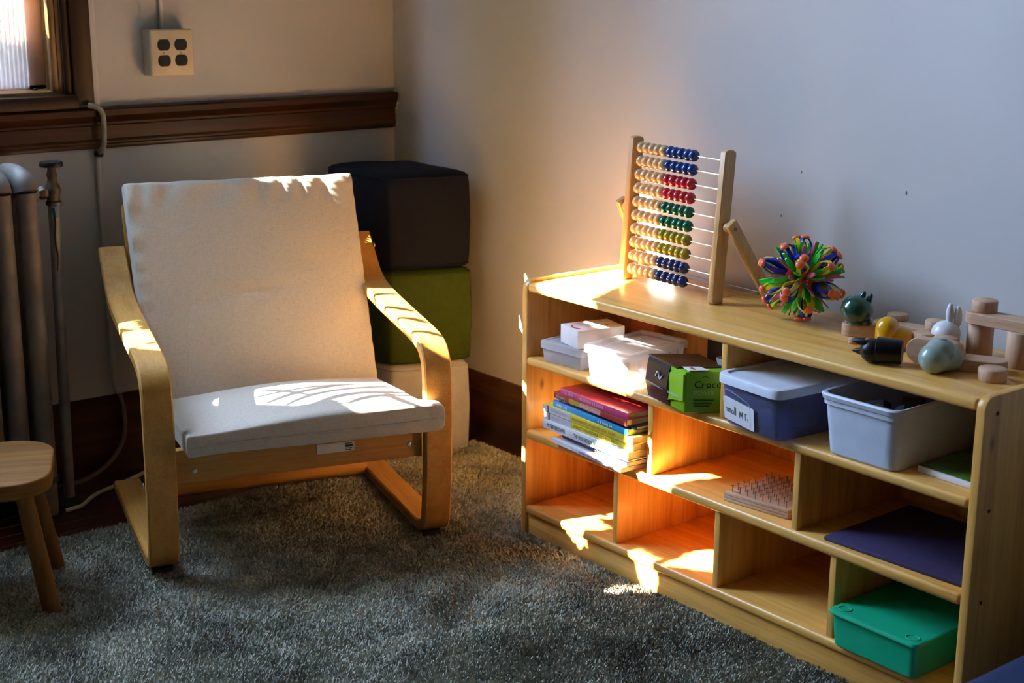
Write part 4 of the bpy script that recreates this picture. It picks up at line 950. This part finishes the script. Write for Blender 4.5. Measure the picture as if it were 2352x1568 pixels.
# card: hangs on the front
fdir = (cm[1]-cm[0]).normalized(); fn_ = Vector((fdir.y, -fdir.x)); fn_ = fn_ if fn_.x < 0 else -fn_
Pf = lambda u, h: V3(ctrm+((cm[0]+(cm[1]-cm[0])*u)-ctrm)*(1.0+.075*h/.094*1.0)+fn_*.0016, S2+h)
card = frame_mesh(lambda u, v, h: Pf(u, v)+V3(fn_, 0)*h, rounded([Vector((.07, .014)), Vector((.60, .006)), Vector((.60, .050)), Vector((.07, .060))], .006, 3), 0, .0012)
card_o = link('name_card', card, M['white_card'], t)
def hand(strokes, u0, v0, su_, sv_):
    for s_ in strokes:
        ribbon('handwriting', [Pf(u0+a*su_, v0+b*sv_-a*.0012)+V3(fn_, 0)*.0013 for a, b in (s_ if len(s_) < 3 else [(p.x, p.y) for p in smooth_path([(a, b, 0) for a, b in s_], 3)])], .0011, M['ink'], card_o, V3(fn_, 0)*.0003)
hand([[(.5, .8), (.1, .9), (.1, .6), (.5, .5), (.5, .1), (.0, .1)], [(.8, .9), (.85, 0)], [(.85, .7), (1.1, .95), (1.25, .7), (1.25, 0)], [(1.25, .7), (1.5, .95), (1.65, .7), (1.65, 0)], [(2.5, .8), (2.1, .9), (1.95, .3), (2.2, 0), (2.5, .4)], [(2.5, .9), (2.6, 0)], [(3.0, 1.9), (2.95, 0)], [(3.35, 1.9), (3.3, 0)],
      [(4.6, 0), (4.7, 1.5)], [(4.7, 1.5), (5.1, .4)], [(5.1, .4), (5.5, 1.6)], [(5.5, 1.6), (5.6, 0)], [(6.0, 1.5), (7.0, 1.6)], [(6.5, 1.55), (6.5, 0)], [(7.5, .7), (7.1, .6), (7.2, .4), (7.5, .2), (7.1, 0)]], .105, .030, .0535, .0085)
tube('card_hook', smooth_path([Pf(.09, .058)+V3(fn_, 0)*.001, Pf(.14, .074)+V3(fn_, 0)*.002, Pf(.45, .062)+V3(fn_, 0)*.002, Pf(.53, .052)+V3(fn_, 0)*.001, Pf(.53, .012)+V3(fn_, 0)*.002], 4), .0009, M['clear'], card_o, 6)

# open grey-white bin
cg = [Vector((-.360, -1.902)), Vector((-.358, -2.056)), Vector((-.105, -2.056)), Vector((-.105, -1.902))]
cgc = sum(cg, Vector((0, 0)))/4
t = thing('open_bin', 'pale grey open plastic bin with rolled rim', 'storage bin', (cgc.x, cgc.y, S2))
upg = [cgc+(p-cgc)*1.07 for p in cg]
tub('body', upg, S2, S2+.117, .024, .003, .10, M['bin_grey'], t, .008, .022, 6)
for (c_, u, v_, ang_, lb) in (((.25, .14, .03), .52, .22, 40, 'mustard yellow wooden block inside the open bin'), ((.03, .035, .03), .35, .32, 10, 'dark wooden block at the left inside the open bin'), ((.02, .035, .06), .7, .35, 70, 'dark blue wooden block at the right inside the open bin'), ((.06, .03, .02), .5, .6, 25, 'brown wooden block at the back inside the open bin')):
    q = cg[0]+(cg[1]-cg[0])*u+(cg[3]-cg[0])*v_
    o = box('wooden_block', (-.018, -.018, -.021), (.018, .018, .021), P('inb%d' % int(u*100), c_, .6, var=.2), bevel=.002); o.location = (q.x, q.y, S2+.072); o.rotation_euler = (.5*math.sin(ang_), .4, math.radians(ang_)); tag(o, lb, 'toy block', 'blocks in the open bin')
# picture book lying under the bin's right side
t = thing('picture_book', 'green-covered picture book lying flat right of the open bin', 'book', (-.22, -2.13, S2))
gbk = [Vector((-.312, -2.072)), Vector((-.318, -2.198)), Vector((-.10, -2.200)), Vector((-.094, -2.074))]
pg = quad_box('pages', gbk, S2+.0005, S2+.0115, M['white_card'], t, .001)
quad_box('cover', [gbk[0]+Vector((.003, 0)), gbk[1]+Vector((.003, 0)), gbk[2], gbk[3]], S2+.0115, S2+.013, P('grasscover', (.05, .14, .015), .3, var=.5, sc=25), t, .0004)
# thin dark box standing for the dark strip at the back
o = box('pencil_case', (-.075, -1.46, S2), (-.052, -1.33, S2+.095), P('darkbox', (.02, .012, .008), .6), bevel=.006); tag(o, 'dark narrow box standing against the back behind the clear box', 'case')

# ------------------------------------------------------------------ middle shelf (z = .2695)
S3 = .2697
# nail board
t = thing('nail_board', 'square wooden board studded with rows of small metal nails', 'nail board', (-.245, -1.705, S3))
gq = [Vector((-.340, -1.645)), Vector((-.322, -1.795)), Vector((-.180, -1.790)), Vector((-.197, -1.640))]
e1, e2 = (gq[1]-gq[0]), (gq[3]-gq[0])
for i in range(3): quad_box('ply_layer', [p+Vector((.0004*i, 0)) for p in gq], S3+.0002+i*.0062, S3+.0060+i*.0062, M['beech_y'], t, .0008)
nail = lathe_mesh([(.001, 0), (.001, .0125), (.003, .0128), (.003, .0138), (.001, .0145), (0, .0145)], 8); shade(nail, 40); nail.materials.append(P('nailmetal', (.42, .33, .24), .3, .9))
for i in range(8):
    for j in range(8):
        q = gq[0]+e1*(.08+.12*i)+e2*(.08+.12*j)
        o = bpy.data.objects.new('nail', nail); COL.objects.link(o); o.parent = t; o.location = Vector((q.x, q.y, S3+.0186))-t.location
# purple mat
pm = [Vector((-.347, -1.905)), Vector((-.333, -2.192)), Vector((-.075, -2.196)), Vector((-.085, -1.900))]
o = quad_box('foam_mat', pm, S3+.0002, S3+.0085, M['purple'], None, .002); tag(o, 'dark purple flat foam mat lying in the right middle cubby', 'mat')

# books, from the bottom of the stack upwards
def book(label, z, th, yl, yr, xf, depth, rot, cover, spine_bits, texts, cover_top=None, soft=False, pages='paper'):
    t = thing('book', label, 'book', (xf+depth/2, (yl+yr)/2, z), 0, 'books stacked in the left middle cubby')
    W_ = abs(yr-yl); a = math.radians(rot); ex = Vector((math.sin(a), -math.cos(a))); ey = Vector((math.cos(a), math.sin(a))); o = Vector((xf, (yl+yr)/2))
    def q(u, v): return o+ex*u+ey*v          # u along the spine (right = +), v into the shelf
    ct = .0012 if soft else .0022
    rec = [q(-W_/2, 0), q(W_/2, 0), q(W_/2, depth), q(-W_/2, depth)]; ins = .001 if soft else .004
    inn = [q(-W_/2+ins, .001), q(W_/2-ins, .001), q(W_/2-ins, depth-ins), q(-W_/2+ins, depth-ins)]
    quad_box('pages', inn, z+ct, z+th-ct, M[pages], t, 0)
    quad_box('back_cover', rec, z, z+ct, cover, t, .0004); quad_box('front_cover', rec, z+th-ct, z+th, cover_top or cover, t, .0004)
    quad_box('spine', [q(-W_/2, -.0015), q(W_/2, -.0015), q(W_/2, .0012), q(-W_/2, .0012)], z+.0002, z+th-.0002, cover, t, .0006)
    for (u0, u1, m_) in spine_bits: quad_box('spine_band', [q(-W_/2+u0*W_, -.0019), q(-W_/2+u1*W_, -.0019), q(-W_/2+u1*W_, -.0012), q(-W_/2+u0*W_, -.0012)], z+.0006, z+th-.0006, m_, t, 0)
    for (s_, u0, u1, m_) in texts:
        if s_ == '*':                    # print too small to read in the photograph: a row of uneven marks
            u = u0
            while u < u1:
                du = random.uniform(.008, .02); a_, b_ = q(-W_/2+u*W_, -.0021), q(-W_/2+(u+du)*W_, -.0021)
                ribbon('spine_print', [V3(a_, z+th*.5), V3(b_, z+th*.5)], th*random.uniform(.25, .5), m_, t, V3(-ey, 0)*.0003); u += du+random.choice((.004, .005, .016))
            continue
        p = q(-W_/2+u0*W_, -.0021); text('spine_title', s_, th*.62, (p.x, p.y, z+th*.26), (ex.x, ex.y, 0), (0, 0, 1), m_, t, (u1-u0)*W_)
B3 = lambda n_, c_, r_=.35, v_=.06: P(n_, c_, r_, coat=.3, var=v_, sc=25)
wht, blk = B3('bk_white', (.74, .73, .76)), M['ink']
z = S3
book('white paperback with lilac spine at the very bottom of the book stack', z, .0105, -1.150, -1.400, -.378, .15, -5, B3('bk_lilac', (.62, .58, .70)), [(.0, .3, wht)], [('*', .42, .70, B3('bk_mauve', (.33, .25, .36)))], wht, True, 'paper'); z += .0106
book('navy blue book second from the bottom of the stack', z, .011, -1.165, -1.405, -.362, .14, -6, B3('bk_navy', (.03, .035, .085)), [(.62, .80, B3('bk_midblue', (.04, .22, .55))), (.80, .90, B3('bk_red2', (.55, .10, .10)))], [('*', .52, .60, wht)], None, True, 'paper'); z += .0112
z = .2965
book('white hardcover with black capital lettering on its spine', z, .0215, -1.121, -1.415, -.376, .21, -3, wht, [], [('PETER BROWN', .05, .27, blk), ('THE WILD ROBOT ON THE ISLAND', .38, .80, blk)], None); z += .0217
ylw = B3('bk_yellow', (.78, .60, .06)); org = B3('bk_orange', (.70, .30, .02)); pale = B3('bk_palegrey', (.66, .62, .64))
book('yellow picture book with grey spine end and dark title, above the white hardcover', z, .0165, -1.123, -1.424, -.372, .21, -2, ylw, [(.0, .32, pale), (.05, .07, B3('bk_dot', (.35, .06, .04)))], [('RICHARD SCARRY\'S', .09, .30, B3('bk_greytxt', (.45, .42, .46))), ('WHAT DO PEOPLE DO ALL DAY?', .34, .84, B3('bk_oliv', (.28, .22, .02)))], None); z += .0166
book('yellow picture book with orange title, below the bright blue book', z, .0165, -1.120, -1.426, -.374, .21, -2.5, ylw, [(.0, .32, pale), (.05, .07, M['bk_dot'])], [('RICHARD SCARRY\'S', .09, .30, M['bk_greytxt']), ('FUNNIEST STORYBOOK EVER!', .34, .82, org)], None); z += .0167
blu = B3('bk_blue', (.04, .34, .68))
book('bright blue slim picture book in the middle of the stack', z, .0135, -1.148, -1.41, -.372, .20, -4, blu, [], [('*', .05, .2, wht), ('*', .62, .8, B3('bk_cream', (.75, .70, .35)))], B3('bk_blue2', (.03, .12, .30)), True); z += .0136
book('thin navy book between the blue and the red book', z, .007, -1.15, -1.425, -.364, .20, -3, B3('bk_navy2', (.02, .05, .12)), [(.0, .05, wht)], [('*', .06, .22, wht)], B3('bk_steel', (.12, .2, .3)), True); z += .0071
red = B3('bk_red', (.42, .05, .04))
book('red book with an orange patch on the spine, second from the top', z, .0135, -1.150, -1.41, -.374, .20, -5, red, [(.22, .36, B3('bk_orange2', (.62, .33, .05))), (.36, .66, B3('bk_salmon', (.66, .28, .18)))], [('Ehlert', .04, .16, wht), ('Red Leaf, Yellow Leaf', .38, .66, wht)], None, True); z += .0136
pnk = B3('bk_pink', (.66, .07, .20))
book('pink and red book on top of the book stack', z, .0155, -1.178, -1.412, -.376, .17, -4, pnk, [], [('*', .08, .66, B3('bk_rose', (.75, .30, .42)))], B3('bk_crimson', (.50, .03, .03)))

# ------------------------------------------------------------------ bottom shelf: green lidded box
S4 = .0872
tc = [Vector((-.373, -1.957)), Vector((-.375, -2.140)), Vector((-.125, -2.142)), Vector((-.123, -1.959))]
tcc = sum(tc, Vector((0, 0)))/4
t = thing('green_storage_box', 'teal green plastic box with flat lid in the bottom right cubby', 'storage box', (tcc.x, tcc.y, S4))
tub('body', [tcc+(p-tcc)*1.03 for p in tc], S4, S4+.070, .014, .002, .04, M['teal'], t)
tl = [tcc+(p-tcc)*1.085 for p in tc]
l_ = lid('lid', tl, S4+.0665, S4+.0725, .016, M['teal'], t, .0, 6, .012)
for f_ in (.12, .88):
    q = tl[0]+(tl[1]-tl[0])*f_+(tl[3]-tl[0])*.09
    link('grip_ring', tube_mesh([Vector((q.x+.0105*math.cos(a_), q.y+.0125*math.sin(a_), S4+.0725)) for a_ in [2*PI*k_/24 for k_ in range(25)]], .0017, 6), M['teal'], l_, True, 60)

# navy cushion poking into the frame past the shelf's right end
o = box('floor_cushion', (-.62, -2.78, .012), (-.10, -2.335, .235), M['blue_fabric'], bevel=.05, seg=5); tag(o, 'dark blue floor cushion at the right end of the shelf', 'cushion')

# ------------------------------------------------------------------ stool
sa = math.radians(-24)
t = thing('stool', 'small wooden stool with rounded seat at the left edge', 'stool', (-1.452, -.622, 0), sa)
so = link('seat', frame_mesh(lambda u, v, h: Vector((u, v, h)), rrect(.285, .30, .085, 8), .266, .300, .005, 3), M['oak_x'], t, False, 35)
for sx in (-1, 1):
    for sy in (-1, 1):
        tp_ = Vector((sx*.085, sy*.085, .270)); ft = Vector((sx*.128, sy*.118, .006))
        link('leg', tube_mesh([ft, ft*.97+tp_*.03, tp_*.5+ft*.5, tp_], [.0175, .0185, .0185, .0175], 16), M['oak_z'], t, False, 50)

# ------------------------------------------------------------------ radiator, valve, riser pipe
t = thing('radiator', 'old silver-painted column radiator under the window', 'radiator', (-1.30, -.14, 0))
for i in range(7):
    xc = -1.165-i*.060; s_ = None
    sec = bpy.data.objects.new('section', None); COL.objects.link(sec); sec.parent = t; sec.location = Vector((xc, -.14, .09))-t.location
    for k_, yy in enumerate((-.215, -.14, -.065)):
        tube('column', [(xc, yy, .10), (xc, yy, .785)], .0245, M['radiator'], sec, 14)
    for zc in (.10, .785):
        link('header', tube_mesh(smooth_path([(xc, -.215, zc), (xc, -.20, zc+(.024 if zc > .5 else -.016)), (xc, -.14, zc+(.032 if zc > .5 else -.02)), (xc, -.08, zc+(.024 if zc > .5 else -.016)), (xc, -.065, zc)], 4), .0275, 14), M['radiator'], sec, True, 60)
    if i in (0, 6): box('foot', (xc-.02, -.235, .0), (xc+.02, -.045, .085), M['radiator'], sec, .01)
tube('hub', [(-1.165, -.155, .773), (-1.118, -.155, .773)], .021, M['radiator'], t, 14)
t = thing('radiator_valve', 'brown metal radiator valve with black hand wheel', 'valve', (-1.078, -.157, .74))
lathe('body', [(.012, 0), (.0185, .001), (.0185, .008), (.0145, .012), (.0155, .022), (.0185, .034), (.0165, .046), (.012, .054), (.0105, .064), (.013, .072), (.010, .08), (.0085, .09)], (-1.078, -.157, .741), M['valve'], t, 18)
lathe('union_nut', [(.010, 0), (.015, .002), (.0165, .006), (.0165, .016), (.013, .02), (.010, .03)], (-1.092, -.157, .773), M['valve'], t, 6, Matrix.Rotation(-PI/2, 4, 'Y'))
lathe('hand_wheel', [(0, 0), (.018, .0), (.0265, .002), (.0275, .008), (.0255, .0135), (.016, .0125), (0, .012)], (-1.078, -.157, .831), M['black_plastic'], t, 24)
t = thing('riser_pipe', 'painted steel heating pipe rising to the radiator valve', 'pipe', (-1.090, -.157, 0))
tube('pipe', [(-1.0905, -.157, .004), (-1.085, -.157, .35), (-1.079, -.157, .742)], .0130, M['pipe_paint'], t, 16)
lathe('floor_flange', [(0, 0), (.042, 0), (.042, .004), (.024, .012), (.016, .016), (0, .016)], (-1.0905, -.157, .0), M['darkmetal'], t, 20)
link('paint_crack', tube_mesh(smooth_path([(-1.0852, -.1705, .738), (-1.083, -.1705, .70), (-1.0865, -.1712, .66), (-1.082, -.1712, .62), (-1.086, -.1712, .585)], 4), [.0032]*4+[.0022]*8+[.0012]*5, 5), M['crackpaint'], t)
box('blue_paint_patch', (-1.0895, -.1712, .712), (-1.074, -.1688, .741), M['bluepaint'], t, .001)

# ------------------------------------------------------------------ outlet, conduit, cables
t = thing('outlet_box', 'ivory four-socket electrical outlet box on the window wall', 'outlet', (-.7023, 0, 1.0794))
box('back_box', (-.7595, -.040, 1.0222), (-.6451, 0, 1.1366), M['ivory_side'], t, .003)
fp = box('face_plate', (-.7600, -.050, 1.0217), (-.6446, -.040, 1.1371), M['ivory'], t, .004, 3)
for sx in (-.0232, .0232):
    lathe('screw', [(0, 0), (.0028, 0), (.0022, .0012), (0, .0014)], (-.7023+sx, -.0502, 1.0794), M['brass'], fp, 10, Matrix.Rotation(PI/2, 4, 'X'))
    for sz in (-.0195, .0195):
        pts = []
        for k_ in range(28):
            a_ = 2*PI*k_/28; x_ = .0172*math.cos(a_); z_ = max(-.0137, min(.0137, .0172*math.sin(a_))); pts.append((x_, z_))
        so_ = link('socket', frame_mesh(lambda u, v, h: Vector((-.7023+sx+u, -.0495-h, 1.0794+sz+v)), pts, 0, .0022, .0005, 1), M['black_plastic'], fp, True, 35)
        for dx_, hh_ in ((-.0062, .0042), (.0062, .0034)): box('slot', (-.7023+sx+dx_-.0011, -.0522, 1.0794+sz+.002-hh_), (-.7023+sx+dx_+.0011, -.0515, 1.0794+sz+.002+hh_), M['slot'], so_, 0)
        lathe('slot', [(0, 0), (.0023, 0), (.0023, .0006), (0, .0006)], (-.7023+sx, -.0516, 1.0794+sz-.0085), M['slot'], so_, 10, Matrix.Rotation(PI/2, 4, 'X'))
t = thing('cable_raceway', 'white-painted raceway running up the wall from the outlet box', 'conduit', (-.708, 0, 1.137))
box('channel', (-.7135, -.012, 1.137), (-.7035, 0, 2.4), M['wall'], t, .002)
t = thing('grey_conduit', 'grey cable conduit bending over the chair rail and down the wall', 'conduit', (-.894, 0, .84))
tube('conduit', smooth_path([(-.925, -.030, .958), (-.905, -.040, .952), (-.894, -.043, .935), (-.892, -.041, .90), (-.893, -.036, .86), (-.896, -.026, .846), (-.898, -.010, .835)], 5), .0068, M['conduit'], t, 10)
tube('painted_run', smooth_path([(-.898, -.009, .838), (-.899, -.008, .75), (-.897, -.008, .60), (-.895, -.008, .40), (-.893, -.012, .25), (-.890, -.03, .215)], 4), .0065, M['wall'], t, 8)
box('clip', (-.906, -.022, .828), (-.888, 0, .842), M['darkmetal'], t, .003)
tube('lower_run', smooth_path([(-.890, -.03, .218), (-.882, -.034, .17), (-.888, -.038, .10), (-.93, -.045, .045), (-1.0, -.05, .012), (-1.08, -.055, .009), (-1.125, -.06, .009)], 5), .0060, M['grey_cable'], t, 8)
o = tube('white_cord', smooth_path([(-.70, -.045, .05), (-.80, -.10, .035), (-.92, -.125, .012), (-1.02, -.16, .008), (-1.08, -.215, .008), (-1.11, -.225, .008), (-1.13, -.228, .008)], 5), .0052, M['white_cable']); tag(o, 'off-white power cord lying on the floor behind the chair', 'cord')
o = tube('thin_cord', smooth_path([(-1.245, -.30, .006), (-1.262, -.38, .006), (-1.31, -.41, .008), (-1.40, -.40, .008), (-1.5, -.36, .008)], 5), .004, M['grey_cable']); tag(o, 'thin pale cord curling beside the stool leg', 'cord')
